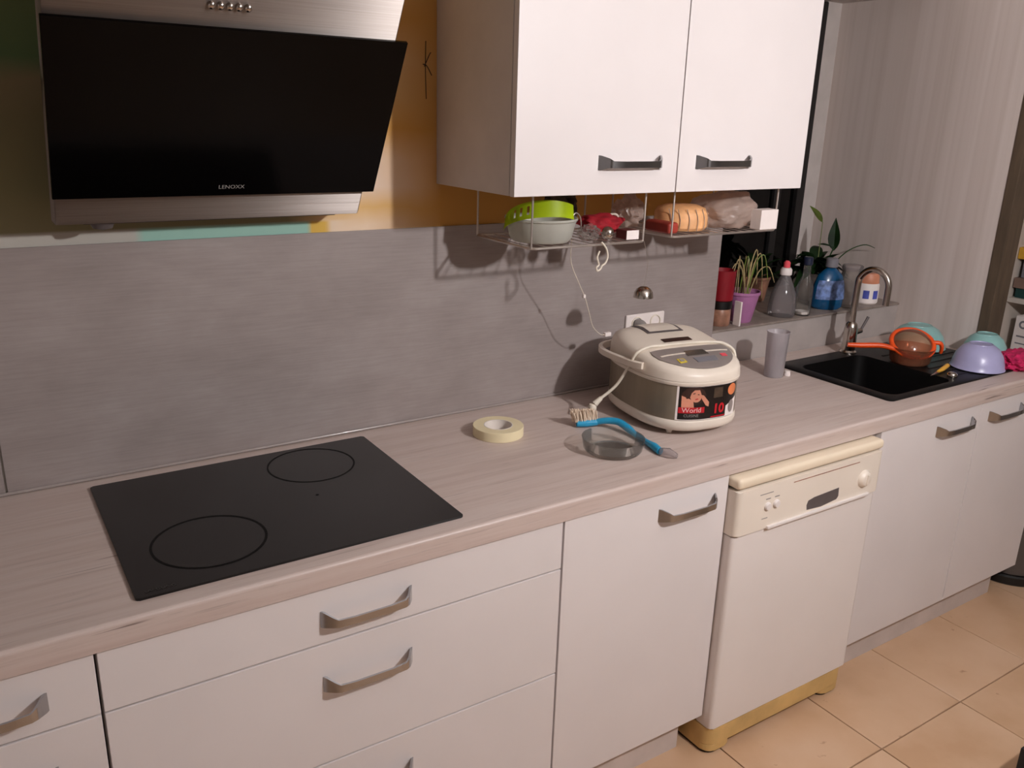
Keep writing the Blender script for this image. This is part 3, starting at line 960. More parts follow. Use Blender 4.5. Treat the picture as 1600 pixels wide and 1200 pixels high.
# thin white cable hanging with a connector
t = thing('hanging_cable', (0.46, -0.15, 1.11), 'thin white cable with a small connector dangling left of the socket', 'cable')
tube('cable', [(0.300, -0.200, RZ1 - 0.002), (0.305, -0.195, 1.34), (0.345, -0.185, 1.275), (0.372, -0.178, 1.235), (0.395, -0.170, 1.19), (0.420, -0.160, 1.145), (0.452, -0.155, 1.119), (0.470, -0.152, 1.116)], 0.0011, 'cord_white', t, 6, sm=5)
box('connector', (0.468, 0.490, -0.158, -0.146, 1.110, 1.121), 'box_white', t, 0.002)
box('ferrule', (0.362, 0.370, -0.184, -0.176, 1.236, 1.246), 'box_white', t, 0.002)

# ---- things on the right rack
z0 = RZ2 + 0.0035
o = box('red_packet', (0.545, 0.582, -0.298, -0.20, z0, z0 + 0.030), 'red_pack', None, 0.008, 3)
single(o, 'red packet at the left end of the right wire rack', 'packet')
t = thing('round_loaf', (0.668, -0.215, z0), 'peach coloured round loaf on the right wire rack', 'loaf')
lathe('crust', [(0, 0), (0.066, 0), (0.073, 0.008), (0.074, 0.045), (0.066, 0.058), (0.045, 0.066), (0, 0.068)], (0.668, -0.212, z0), 'peach', t, 40)
for k in range(6):
    a = math.radians(205 + k * 19)
    ex = (0.668 + 0.076 * math.cos(a), -0.212 + 0.076 * math.sin(a))
    tube('wire_stay', [(ex[0], ex[1], z0 + 0.002), (ex[0] + 0.002, ex[1] - 0.001, z0 + 0.03), (ex[0] - 0.004, ex[1] + 0.006, z0 + 0.060)], 0.0010, 'wire_chrome', t, 5, sm=3)
o = blob('film_wrap', (0.560, -0.115, z0 + 0.040), (0.040, 0.040, 0.042), 0.4, 2.8, 12, 'bag_plastic', None, 4, z0)
single(o, 'crumpled clear wrap behind the red packet', 'wrap')
bm = bmesh.new()
bm_blob(bm, (0.832, -0.205, z0 + 0.045), (0.090, 0.080, 0.055), 0.16, 2.4, 21, 5, z0, 3.0)
for v in bm.verts:
    k = (v.co.x - 0.74) / 0.18
    v.co.z = z0 + (v.co.z - z0) * (0.70 + 0.40 * k)
    if v.co.z > WZ - 0.006:
        v.co.z = WZ - 0.006
o = link('plastic_bag', to_mesh(bm, 'plastic_bag'), 'bag_plastic', None, True)
single(o, 'big crumpled pale pink plastic bag on the right wire rack', 'bag')
o = box('white_carton', (0.868, 0.938, -0.324, -0.286, z0, z0 + 0.055), 'box_white', None, 0.0015)
single(o, 'white carton at the right end of the right wire rack', 'carton')

# ------------------------------------------------------------------ wall socket
t = thing('wall_socket', (0.747, -0.008, 1.067), 'white double wall socket behind the rice cooker', 'socket')
box('socket_plate', (0.668, 0.826, -0.0155, -0.0062, 1.064, 1.121), 'box_white', t, 0.004, 3)
for x in (0.710, 0.786):
    r = lathe('socket_cup', [(0.0215, 0.0), (0.0215, 0.003), (0.019, 0.004), (0.017, -0.004), (0, -0.004)], (x, -0.0155, 1.092), 'cord_white', t, 28, RX)
    for dx in (-0.0095, 0.0095):
        tube('contact_hole', [(x + dx, -0.0150, 1.092), (x + dx, -0.0117, 1.092)], 0.0025, 'dark_grey', r, 8)
t = thing('power_plug', (0.710, -0.04, 1.075), 'grey plug pushed into the left half of the wall socket', 'plug')
lathe('plug_body', [(0.016, 0.0), (0.016, 0.018), (0.012, 0.03), (0.006, 0.036), (0, 0.036)], (0.710, -0.0195, 1.092), 'text_grey', t, 20, RX)
tube('plug_cord', [(0.710, -0.052, 1.092), (0.712, -0.075, 1.088), (0.716, -0.085, 1.06), (0.72, -0.075, 1.0), (0.725, -0.06, 0.93), (0.74, -0.05, 0.908)], 0.0035, 'text_grey', t, 8, sm=4)

# ------------------------------------------------------------------ rice cooker
CK = Vector((0.602, -0.298, ZC))
CA, CB, CN = 0.147, 0.192, 2.7
CROT = math.radians(-8)
ck = thing('rice_cooker', CK, 'white and grey electric rice cooker with a coloured advertising sticker', 'rice cooker')
def ckw(x, y, z):
    c, s = math.cos(CROT), math.sin(CROT)
    return Vector((CK.x + x * c - y * s, CK.y + x * s + y * c, ZC + z))
def sup(t, k=1.0):
    c, s = math.cos(t), math.sin(t)
    return (CA * k * math.copysign(abs(c) ** (2 / CN), c), CB * k * math.copysign(abs(s) ** (2 / CN), s))
def bm_rings(bm, rings, seg=72, cap0=True, cap1=True):
    rows = []
    for k, zf in rings:
        row = []
        for i in range(seg):
            x, y = sup(2 * PI * i / seg, max(k, 1e-4))
            z = zf(x, y) if callable(zf) else zf
            row.append(bm.verts.new(ckw(x, y, z)))
        rows.append(row)
    for A, B in zip(rows[:-1], rows[1:]):
        for i in range(seg):
            bm.faces.new((A[i], A[(i + 1) % seg], B[(i + 1) % seg], B[i]))
    if cap0:
        bm.faces.new(rows[0])
    if cap1:
        bm.faces.new(rows[-1])
def ck_loft(name, rings, mat, parent, **kw):
    bm = bmesh.new()
    bm_rings(bm, rings, **kw)
    return link(name, to_mesh(bm, name), mat, parent, True)
ck_loft('base_ring', [(0.80, 0.016), (0.93, 0.016), (0.985, 0.024), (1.0, 0.034), (0.995, 0.044), (0.975, 0.048)], 'cooker_white', ck)
ck_loft('body_wall', [(0.972, 0.046), (0.985, 0.050), (0.985, 0.146)], 'cooker_body', ck)
ck_loft('rim_band', [(0.96, 0.143), (1.0, 0.144), (1.012, 0.149), (1.012, 0.153), (1.0, 0.155)], 'cooker_white', ck)
FS = [(0.0, 1.0), (0.5, 0.99), (0.75, 0.955), (0.87, 0.89), (0.94, 0.79), (0.985, 0.62), (1.0, 0.42), (1.01, 0.0)]
def ffun(s):
    for (a, fa), (b, fb) in zip(FS[:-1], FS[1:]):
        if s <= b:
            return fa + (fb - fa) * (s - a) / (b - a)
    return 0.0
def hgt(y):
    k = (y + CB) / (2 * CB)
    return 0.030 + 0.050 * min(1.0, max(0.0, k / 0.72)) ** 0.9 - 0.020 * max(0.0, (k - 0.75) / 0.25) ** 2
def lid_z(x, y):
    s = (abs(x / CA) ** CN + abs(y / CB) ** CN) ** (1 / CN)
    return 0.156 + hgt(y) * ffun(min(s, 1.01))
rs = [(k, lid_z) for k in (1.01, 1.0, 0.985, 0.965, 0.94, 0.90, 0.86, 0.80, 0.72, 0.62, 0.5, 0.35, 0.2, 0.08, 0.01)]
lid = ck_loft('lid', rs, 'cooker_white', ck)
def lid_patch(name, poly, h, mat, parent, n=10, round_front=False):
    """a thin plate following the lid, outline = 4 corner points in cooker plan"""
    bm = bmesh.new()
    V = {}
    P = [Vector((p[0], p[1])) for p in poly]
    for i in range(n + 1):
        for j in range(n + 1):
            u, v = i / n, j / n
            q = (P[0] * (1 - u) + P[1] * u) * (1 - v) + (P[3] * (1 - u) + P[2] * u) * v
            if round_front:      # the near edge follows the curve of the lid
                x0 = (u * 2 - 1) * (0.118 + 0.004 * math.sin(PI * v))
                yf = -CB * 0.91 * (1 - min(abs(x0) / (CA * 0.93), 1.0) ** 2.3) ** (1 / 2.3)
                q = Vector((x0, yf * (1 - v) + P[3].y * v))
            V[i, j] = bm.verts.new(ckw(q.x, q.y, lid_z(q.x, q.y) + h))
    for i in range(n):
        for j in range(n):
            bm.faces.new((V[i, j], V[i + 1, j], V[i + 1, j + 1], V[i, j + 1]))
    bmesh.ops.recalc_face_normals(bm, faces=bm.faces)
    bmesh.ops.solidify(bm, geom=list(bm.faces), thickness=-0.0012)
    return link(name, to_mesh(bm, name), mat, parent, True)
vf = lid_patch('vent_frame', [(-0.060, 0.045), (0.060, 0.045), (0.060, 0.140), (-0.060, 0.140)], 0.001, 'dark_grey', ck)
lid_patch('vent_cover', [(-0.050, 0.054), (0.050, 0.054), (0.050, 0.131), (-0.050, 0.131)], 0.0026, 'cooker_white', vf)
lid_patch('window_slot', [(-0.046, -0.018), (0.046, -0.018), (0.046, 0.002), (-0.046, 0.002)], 0.001, 'hair_print', ck)
cpn = lid_patch('control_panel', [(-0.080, -0.166), (0.080, -0.166), (0.118, -0.058), (-0.118, -0.058)], 0.0012, 'panel_grey', ck, 16, True)
lid_patch('panel_line', [(-0.108, -0.096), (0.108, -0.096), (0.110, -0.091), (-0.110, -0.091)], 0.0026, 'cooker_white', cpn)
lid_patch('open_button', [(-0.034, -0.112), (0.034, -0.112), (0.030, -0.085), (-0.030, -0.085)], 0.004, 'silver', cpn)
lid_patch('display', [(-0.026, -0.146), (0.040, -0.146), (0.046, -0.122), (-0.026, -0.122)], 0.0026, 'book_grey', cpn)
bt = lid_patch('start_button', [(-0.078, -0.140), (-0.056, -0.140), (-0.056, -0.120), (-0.078, -0.120)], 0.0026, 'yellow_print', cpn, 4)
lid_patch('button_face', [(-0.073, -0.135), (-0.061, -0.135), (-0.061, -0.125), (-0.073, -0.125)], 0.0040, 'text_grey', bt, 3)
lid_patch('stop_button', [(0.066, -0.128), (0.084, -0.128), (0.086, -0.114), (0.068, -0.114)], 0.0026, 'pink_cap', cpn, 4)
# feet
for fx, fy in ((-0.085, -0.125), (0.085, -0.125), (-0.085, 0.125), (0.085, 0.125)):
    p = ckw(fx, fy, 0)
    lathe('foot', [(0, 0), (0.007, 0.0), (0.013, 0.018), (0, 0.018)], p, 'cooker_white', ck, 16)
# carrying handle folded round the back
bm = bmesh.new()
nh = 40
for sgn in (0,):
    rows = []
    for i in range(nh + 1):
        a = math.radians(-14 + 208 * i / nh)
        x, y = sup(a)
        out = 1.0 + 0.16 * math.sin(PI * i / nh) ** 0.6
        zz = 0.176 - 0.016 * math.sin(PI * i / nh)
        hh = 0.010
        rows.append([bm.verts.new(ckw(x * (out + d), y * (out + d), zz + dz)) for d, dz in ((0.0, -hh), (0.065, -hh * 0.8), (0.065, hh * 0.8), (0.0, hh))])
    for A, B in zip(rows[:-1], rows[1:]):
        for k in range(4):
            bm.faces.new((A[k], A[(k + 1) % 4], B[(k + 1) % 4], B[k]))
    bm.faces.new(rows[0])
    bm.faces.new(rows[-1])
link('carry_handle', to_mesh(bm, 'carry_handle'), 'cooker_white', ck, True)
# sticker wrapped round the front: print is built from thin flat patches
SEGN = 200
arc = [0.0]
ts = [math.radians(180 + 180 * i / SEGN) for i in range(SEGN + 1)]
pp = [Vector(sup(t_, 0.985)) for t_ in ts]
for a, b in zip(pp[:-1], pp[1:]):
    arc.append(arc[-1] + (b - a).length)
MID = arc[SEGN // 2]
def on_front(s, z, h=0.0008):
    q = min(max(MID + s, 0.0), arc[-1] - 1e-6)
    for i in range(SEGN):
        if arc[i + 1] >= q:
            f = (q - arc[i]) / (arc[i + 1] - arc[i])
            p = pp[i].lerp(pp[i + 1], f)
            d = (pp[i + 1] - pp[i]).normalized()
            nrm = Vector((d.y, -d.x))
            p = p + nrm * h
            return ckw(p.x, p.y, z)
    return ckw(pp[-1].x, pp[-1].y, z)
def front_patch(name, poly, h, mat, parent):
    """outline in (arc length, height) triangulated finely enough to follow the curve"""
    bm = bmesh.new()
    vs_ = [bm.verts.new((x, y, 0)) for x, y in poly]
    bm.faces.new(vs_)
    for k in range(-24, 25):
        g = bm.verts[:] + bm.edges[:] + bm.faces[:]
        bmesh.ops.bisect_plane(bm, geom=g, plane_co=(k * 0.006 + 0.0007, 0, 0), plane_no=(1, 0, 0))
    for v in bm.verts:
        v.co = on_front(v.co.x, v.co.y, h)
    me = bpy.data.meshes.new(name)
    bm.to_mesh(me)
    bm.free()
    return link(name, me, mat, parent)
def ell(cx, cz, rx, rz, rot=0.0, n=20):
    return [(cx + rx * math.cos(2 * PI * i / n) * math.cos(rot) - rz * math.sin(2 * PI * i / n) * math.sin(rot),
             cz + rx * math.cos(2 * PI * i / n) * math.sin(rot) + rz * math.sin(2 * PI * i / n) * math.cos(rot)) for i in range(n)]
S0 = -0.104
st = front_patch('sticker', [(S0, 0.050), (S0 + 0.196, 0.050), (S0 + 0.196, 0.143), (S0, 0.143)], 0.0006, 'box_white', ck)
front_patch('sticker_ground', [(S0 + 0.006, 0.052), (S0 + 0.150, 0.052), (S0 + 0.150, 0.080), (S0 + 0.194, 0.100), (S0 + 0.194, 0.142), (S0 + 0.006, 0.142)], 0.0010, 'sticker_black', st)
front_patch('hair', ell(S0 + 0.046, 0.117, 0.034, 0.024), 0.0014, 'hair_print', st)
front_patch('neck', [(S0 + 0.013, 0.118), (S0 + 0.030, 0.112), (S0 + 0.044, 0.104), (S0 + 0.048, 0.084), (S0 + 0.014, 0.084)], 0.0015, 'skin_print', st)
front_patch('face', ell(S0 + 0.050, 0.120, 0.0165, 0.0205, 0.35), 0.0018, 'skin_print', st)
front_patch('arm', [(S0 + 0.064, 0.121), (S0 + 0.073, 0.118), (S0 + 0.091, 0.098), (S0 + 0.090, 0.086), (S0 + 0.081, 0.090), (S0 + 0.068, 0.108)], 0.0018, 'skin_print', st)
front_patch('hair', [(S0 + 0.020, 0.122), (S0 + 0.024, 0.138), (S0 + 0.044, 0.1425), (S0 + 0.062, 0.140), (S0 + 0.072, 0.128), (S0 + 0.066, 0.120), (S0 + 0.060, 0.134), (S0 + 0.046, 0.134), (S0 + 0.038, 0.126), (S0 + 0.034, 0.112), (S0 + 0.026, 0.110)], 0.0021, 'hair_print', st)
front_patch('eye', ell(S0 + 0.045, 0.1245, 0.0036, 0.0013, 0.3, 10), 0.0022, 'hair_print', st)
front_patch('eye', ell(S0 + 0.057, 0.1215, 0.0030, 0.0012, -0.2, 10), 0.0022, 'hair_print', st)
front_patch('lips', ell(S0 + 0.053, 0.1090, 0.0048, 0.0016, 0.2, 10), 0.0022, 'red_print', st)
front_patch('red_banner', [(S0 + 0.007, 0.070), (S0 + 0.078, 0.070), (S0 + 0.078, 0.086), (S0 + 0.007, 0.086)], 0.0021, 'red_print', st)
lettering('word', 'World', 0.0185, lambda x, y: on_front(S0 + 0.042 + x, 0.078 + y, 0.0026), 'text_pale', st, 1.05)
lettering('word', 'CUISINE', 0.0112, lambda x, y: on_front(S0 + 0.042 + x, 0.0628 + y, 0.0020), 'text_grey', st, 1.0)
lettering('number', '10', 0.036, lambda x, y: on_front(S0 + 0.124 + x, 0.0765 + y, 0.0020), 'red_print', st, 1.05, 0.0014)
front_patch('picture', ell(S0 + 0.170, 0.124, 0.018, 0.016), 0.0018, 'orange_print', st)
front_patch('small_picture', [(S0 + 0.104, 0.108), (S0 + 0.134, 0.108), (S0 + 0.134, 0.136), (S0 + 0.104, 0.136)], 0.0015, 'dark_leaf', st)
front_patch('red_bar', [(S0 + 0.098, 0.054), (S0 + 0.148, 0.054), (S0 + 0.148, 0.0575), (S0 + 0.102, 0.0575)], 0.0016, 'red_print', st)
front_patch('picture', ell(S0 + 0.172, 0.076, 0.012, 0.018), 0.0014, 'panel_grey', st)
# mains lead draped over the lid
def over(x, y, h=0.004):
    p = ckw(x, y, lid_z(x, y) + h)
    return tuple(p)
lead = tube('mains_lead', [tuple(ckw(0.151, -0.085, 0.150)), tuple(ckw(0.154, -0.070, 0.190)), over(0.128, -0.055, 0.006), over(0.09, -0.046), over(0.04, -0.042), over(-0.02, -0.040), over(-0.075, -0.040), over(-0.11, -0.038, 0.005),
              tuple(ckw(-0.146, -0.035, 0.203)), tuple(ckw(-0.158, -0.020, 0.165)), (0.425, -0.270, 1.005), (0.388, -0.250, 0.966)], 0.0042, 'cord_white', ck, 8, sm=6)
tube('strain_relief', [(0.390, -0.251, 0.968), (0.372, -0.246, 0.951)], [0.006, 0.009], 'cord_white', lead, 10)
lathe('plug_head', [(0, 0), (0.011, 0.0), (0.012, 0.010), (0.009, 0.017), (0, 0.019)], (0.367, -0.243, 0.934), 'cord_white', lead, 16)

# ------------------------------------------------------------------ things on the worktop
t = thing('tape_roll', (0.088, -0.200, ZC), 'cream roll of masking tape on the worktop', 'tape')
lathe('tape', [(0.0385, 0), (0.066, 0), (0.067, 0.001), (0.067, 0.025), (0.066, 0.026), (0.0385, 0.026), (0.0385, 0)], (0.088, -0.200, ZC), 'tape_cream', t, 56)
lathe('core', [(0.036, 0), (0.0384, 0), (0.0384, 0.0265), (0.036, 0.0265), (0.036, 0)], (0.088, -0.200, ZC), 'tape_core', t, 56)

t = thing('dish_brush', (0.36, -0.38, ZC), 'blue dish brush with pale bristles lying by the rice cooker', 'brush')
tube('brush_head', [(0.300, -0.262, 0.911), (0.325, -0.272, 0.912), (0.352, -0.285, 0.914)], [0.008, 0.011, 0.009], 'blue_plastic', t, 12, sm=4)
tube('brush_handle', [(0.350, -0.282, 0.914), (0.368, -0.305, 0.922), (0.385, -0.335, 0.925), (0.390, -0.370, 0.917), (0.389, -0.400, 0.911), (0.383, -0.450, 0.909), (0.375, -0.490, 0.910), (0.367, -0.520, 0.910)],
     [0.0085, 0.009, 0.0095, 0.0105, 0.0075, 0.0065, 0.0105, 0.009], 'blue_plastic', t, 12, sm=5)
tube('hanging_end', [(0.367, -0.520, 0.910), (0.378, -0.540, 0.908), (0.388, -0.560, 0.907)], [0.009, 0.015, 0.006], 'soap_clear', t, 10, sm=3)
bm = bmesh.new()
for i in range(260):
    u = random.random()
    bx = 0.296 + 0.056 * u + random.uniform(-0.005, 0.005)
    by = -0.256 - 0.026 * u + random.uniform(-0.007, 0.010)
    lean = Vector((random.uniform(-0.010, 0.004) - 0.004, random.uniform(-0.004, 0.010), random.uniform(0.026, 0.036)))
    bm_tube(bm, [(bx, by, 0.916), Vector((bx, by, 0.916)) + lean], [0.0013, 0.0010], 4)
o = link('bristles', to_mesh(bm, 'bristles'), 'bristle', t)
o['kind'] = 'stuff'
o['label'] = 'pale stiff bristles'

o = lathe('glass_dish', [(0, 0.0), (0.060, 0.0), (0.070, 0.003), (0.075, 0.010), (0.079, 0.034), (0.080, 0.037), (0.077, 0.037), (0.072, 0.012), (0.066, 0.007), (0.058, 0.005), (0, 0.005)],
          (0.280, -0.440, ZC), 'clear_glass', None, 56)
single(o, 'small round clear glass dish on the worktop', 'dish')

t = thing('plastic_cup', (1.178, -0.185, ZC), 'tall translucent white plastic beaker left of the sink', 'cup')
lathe('beaker', shell([(0, 0), (0.029, 0.0), (0.031, 0.003), (0.036, 0.148), (0.0375, 0.150), (0.0375, 0.153)], 0.0018), (1.178, -0.185, ZC), 'frosted', t, 36)
lathe('spout_cap', [(0, 0), (0.010, 0), (0.011, 0.004), (0.009, 0.016), (0, 0.018)], (1.222, -0.205, ZC), 'box_white', t, 16, None)

# ------------------------------------------------------------------ sink
sk = thing('kitchen_sink', (1.67, -0.32, ZC), 'black composite inset sink with bowl and drainer', 'sink')
BX0, BX1, BY0, BY1, BD = 1.325, 1.665, -0.525, -0.165, 0.16
bm = bmesh.new()
zt = ZC + 0.007
def quadring(outer, inner):
    n = len(outer)
    for i in range(n):
        bm.faces.new((outer[i], outer[(i + 1) % n], inner[(i + 1) % n], inner[i]))
def loop(pts, z):
    return [bm.verts.new((x, y, z)) for x, y in pts]
ou = rrect(SX0, SX1, SY0, SY1, 0.018, 6)
inn = rrect(BX0, BX1, BY0, BY1, 0.04, 6)
inn_d = rrect(BX0 + 0.018, BX1 - 0.018, BY0 + 0.018, BY1 - 0.018, 0.045, 6)
o0 = loop(ou, ZC + 0.0002)
o1 = loop(ou, zt - 0.002)
o2 = loop(rrect(SX0 + 0.003, SX1 - 0.003, SY0 + 0.003, SY1 - 0.003, 0.017, 6), zt)
i0 = loop(inn, zt)
i1 = loop(inn, zt - 0.004)
i2 = loop(inn_d, ZC - BD)
quadring(o0, o1)
quadring(o1, o2)
quadring(o2, i0)
quadring(i0, i1)
quadring(i1, i2)
bm.faces.new(i2)
link('basin', to_mesh(bm, 'basin'), 'sink_black', sk, True)
for k in range(7):
    y = -0.49 + k * 0.045
    box('drainer_rib', (1.72, 2.02, y - 0.004, y + 0.004, zt - 0.0005, zt + 0.0018), 'sink_black', sk, 0.0009, 1)
lathe('drain', [(0, 0.004), (0.030, 0.004), (0.04, 0.002), (0.042, 0.0), (0, 0.0)], (1.495, -0.345, ZC - BD), 'chrome', sk, 32)
lathe('waste_knob', [(0.016, 0), (0.017, 0.004), (0.015, 0.012), (0.010, 0.016), (0, 0.017)], (1.700, -0.497, zt), 'chrome', sk, 24)

# tap
t = thing('kitchen_tap', (1.645, -0.128, zt), 'chrome swan neck kitchen tap behind the sink', 'tap')
tx, ty = 1.645, -0.128
lathe('tap_body', [(0.030, 0), (0.030, 0.006), (0.0245, 0.012), (0.0235, 0.09), (0.020, 0.108), (0.013, 0.116), (0, 0.116)], (tx, ty, zt), 'chrome', t, 28)
arcp = [(tx, ty, zt + 0.11), (tx, ty, zt + 0.22)]
for k in range(1, 13):
    a = PI - PI * k / 12
    arcp.append((tx + 0.010 * (1 + math.cos(a)), ty - 0.054 * (1 + math.cos(a)), zt + 0.254 + 0.060 * math.sin(a)))
arcp.append((tx + 0.020, ty - 0.108, zt + 0.195))
tube('swan_neck', arcp, 0.0115, 'chrome', t, 16, sm=3)
tube('lever', [(tx + 0.022, ty, zt + 0.072), (tx + 0.055, ty - 0.004, zt + 0.078)], [0.010, 0.009], 'chrome', t, 12)
tube('lever_pin', [(tx + 0.052, ty - 0.004, zt + 0.078), (tx + 0.078, ty - 0.010, zt + 0.128)], [0.0042, 0.005], 'dark_grey', t, 10)

# ---- washing up on the drainer
def bowl(cx, cy, r, h, mat, label, tiltx=0.0, z=None):
    pr = [(r, 0.0), (r + 0.003, 0.002), (r, 0.006), (r * 0.97, h * 0.25), (r * 0.88, h * 0.55), (r * 0.70, h * 0.82), (r * 0.5, h * 0.95), (r * 0.45, h * 0.97), (r * 0.44, h), (r * 0.40, h), (r * 0.39, h * 0.975), (0, h * 0.975),
          (0, h * 0.94), (r * 0.48, h * 0.92), (r * 0.68, h * 0.79), (r * 0.86, h * 0.53), (r * 0.95, h * 0.25), (r - 0.003, 0.003), (r, 0.0)]
    o = lathe('plastic_bowl', pr, (cx, cy, zt + 0.002 if z is None else z), mat, None, 48, Matrix.Rotation(tiltx, 4, 'Y'))
    return single(o, label, 'bowl', 'upturned bowls on the sink drainer')
bowl(1.968, -0.195, 0.098, 0.083, 'teal_bowl', 'pale teal upturned bowl behind the orange strainer')
bowl(1.890, -0.475, 0.085, 0.086, 'lilac_bowl', 'lilac upturned bowl at the front of the drainer')
bowl(2.040, -0.412, 0.077, 0.090, 'teal_bowl', 'pale teal upturned bowl partly hidden behind the lilac bowl')

t = thing('orange_strainer', (1.70, -0.33, zt), 'orange handled strainer over a clear plastic jug by the sink', 'strainer')
jc = Vector((1.730, -0.320, zt + 0.002))
lathe('clear_jug', shell([(0, 0), (0.060, 0.0), (0.066, 0.006), (0.074, 0.052), (0.078, 0.058)], 0.0022), jc, 'orange_clear', t, 40)
tl = Matrix.Translation(jc + Vector((0, 0, 0.068))) @ Matrix.Rotation(math.radians(24), 4, 'X') @ Matrix.Rotation(math.radians(-20), 4, 'Y')
def trl(x, y, z):
    return tuple(tl @ Vector((x, y, z)))
tube('strainer_ring', [trl(0.070 * math.cos(2 * PI * k / 40), 0.070 * math.sin(2 * PI * k / 40), 0) for k in range(40)], 0.0085, 'orange_plastic', t, 10, True)
bm = bmesh.new()
bm_lathe(bm, [(0.066, 0.0), (0.066, 0.004), (0.050, 0.022), (0.030, 0.032), (0, 0.036), (0, 0.034), (0.028, 0.030), (0.048, 0.020), (0.064, 0.0), (0.066, 0.0)], (0, 0, 0), 36, None)
bmesh.ops.transform(bm, matrix=tl, verts=bm.verts)
link('strainer_dome', to_mesh(bm, 'strainer_dome'), 'orange_clear', t, True)
tube('long_handle', [trl(-0.070, 0.010, 0.0), (1.640, -0.262, 0.966), (1.590, -0.215, 0.962), (1.555, -0.185, 0.961)], [0.0085, 0.0095, 0.0095, 0.008], 'orange_plastic', t, 10, sm=4)
tube('hook_handle', [trl(0.060, -0.036, 0.002), trl(0.076, -0.052, 0.004), trl(0.084, -0.060, -0.016), trl(0.086, -0.062, -0.040)], [0.0075, 0.0075, 0.007, 0.006], 'orange_plastic', t, 10, sm=4)

t = thing('paring_knife', (1.72, -0.445, zt), 'small knife with a yellow handle at the sink front', 'knife')
tube('knife_handle', [(1.690, -0.452, zt + 0.008), (1.73, -0.444, zt + 0.009), (1.785, -0.428, zt + 0.010)], [0.005, 0.008, 0.0075], 'yellow_plastic', t, 10, sm=5)
bm = bmesh.new()
for zz in (zt + 0.0075, zt + 0.0085):
    pass
bl = [(1.692, -0.447), (1.692, -0.456), (1.645, -0.467), (1.615, -0.470)]
A = [bm.verts.new((x, y, zt + 0.0072)) for x, y in bl]
B = [bm.verts.new((x, y, zt + 0.0086)) for x, y in bl]
bm.faces.new(A)
bm.faces.new(B)
for i in range(4):
    bm.faces.new((A[i], A[(i + 1) % 4], B[(i + 1) % 4], B[i]))
link('blade', to_mesh(bm, 'blade'), 'silver', t)

bm = bmesh.new()
bm_blob(bm, (2.050, -0.540, ZC + 0.028), (0.085, 0.055, 0.034), 0.35, 2.6, 31, 5, ZC + 0.0005, 2.5)
o = link('cleaning_cloth', to_mesh(bm, 'cleaning_cloth'), 'pink_cloth', None, True)
single(o, 'crumpled bright pink cloth on the worktop at the right edge', 'cloth')

# ------------------------------------------------------------------ things on the window sill
z0 = ZS
t = thing('brown_jar', (1.155, 0.060, z0), 'glass jar of brown contents below the red pot', 'jar')
lathe('jar_glass', [(0, 0), (0.036, 0), (0.039, 0.004), (0.039, 0.055), (0.034, 0.064), (0.034, 0.070), (0, 0.070)], (1.155, 0.060, z0), 'jar_brown', t, 32)
lathe('jar_cap', [(0.040, 0.060), (0.041, 0.062), (0.041, 0.086), (0.038, 0.088), (0, 0.088)], (1.155, 0.060, z0), 'black', t, 32)
o = lathe('red_canister', [(0, 0), (0.038, 0), (0.040, 0.004), (0.043, 0.100), (0.044, 0.104), (0.040, 0.104), (0.038, 0.08), (0, 0.08)], (1.157, 0.060, z0 + 0.0885), 'red_pot', None, 36)
single(o, 'red canister standing on the brown jar by the window', 'canister')

t = thing('purple_plant_pot', (1.265, 0.060, z0), 'purple pot of drooping dry grass on the sill', 'plant')
lathe('pot', shell([(0, 0), (0.034, 0.0), (0.037, 0.004), (0.056, 0.098), (0.060, 0.100), (0.060, 0.110)], 0.003), (1.268, 0.062, z0), 'purple_pot', t, 36)
lathe('soil', [(0, 0.092), (0.050, 0.092), (0.050, 0.089), (0, 0.089)], (1.268, 0.062, z0), 'soil', t, 24)
random.seed(3)
for k in range(11):
    a = random.uniform(0, 2 * PI)
    bx, by = 1.268 + 0.02 * math.cos(a), 0.062 + 0.02 * math.sin(a)
    dxy = Vector((random.uniform(-0.09, 0.07), random.uniform(-0.075, 0.02), 0))
    hgt_ = random.uniform(0.10, 0.16)
    drop = random.uniform(0.02, 0.17)
    pts = [(bx, by, z0 + 0.09), (bx + dxy.x * 0.3, by + dxy.y * 0.3, z0 + 0.09 + hgt_ * 0.8), (bx + dxy.x * 0.7, by + dxy.y * 0.7, z0 + 0.09 + hgt_), (bx + dxy.x, by + dxy.y, z0 + 0.09 + hgt_ - drop)]
    tube('grass_blade', pts, [0.0026, 0.0024, 0.0020, 0.0009], 'dry_grass' if k % 6 else 'leaf_mid', t, 5, sm=4)
o = box('white_tag', (1.199, 1.206, 0.004, 0.034, z0, z0 + 0.085), 'box_white', None, 0.001)
single(o, 'narrow white card between the brown jar and purple pot', 'card')

t = thing('soap_bottle', (1.475, 0.055, z0), 'clear washing up bottle with a white and pink cap', 'bottle')
lathe('bottle_body', [(0, 0), (0.044, 0.0), (0.049, 0.006), (0.050, 0.03), (0.044, 0.085), (0.030, 0.120), (0.018, 0.145), (0.014, 0.155), (0, 0.155)], (1.475, 0.055, z0), 'soap_clear', t, 36)
lathe('cap', [(0.017, 0.150), (0.021, 0.153), (0.021, 0.170), (0.016, 0.178), (0, 0.178)], (1.475, 0.055, z0), 'box_white', t, 24)
lathe('nozzle', [(0.010, 0.178), (0.012, 0.180), (0.012, 0.196), (0.006, 0.203), (0, 0.203)], (1.475, 0.055, z0), 'pink_cap', t, 20)

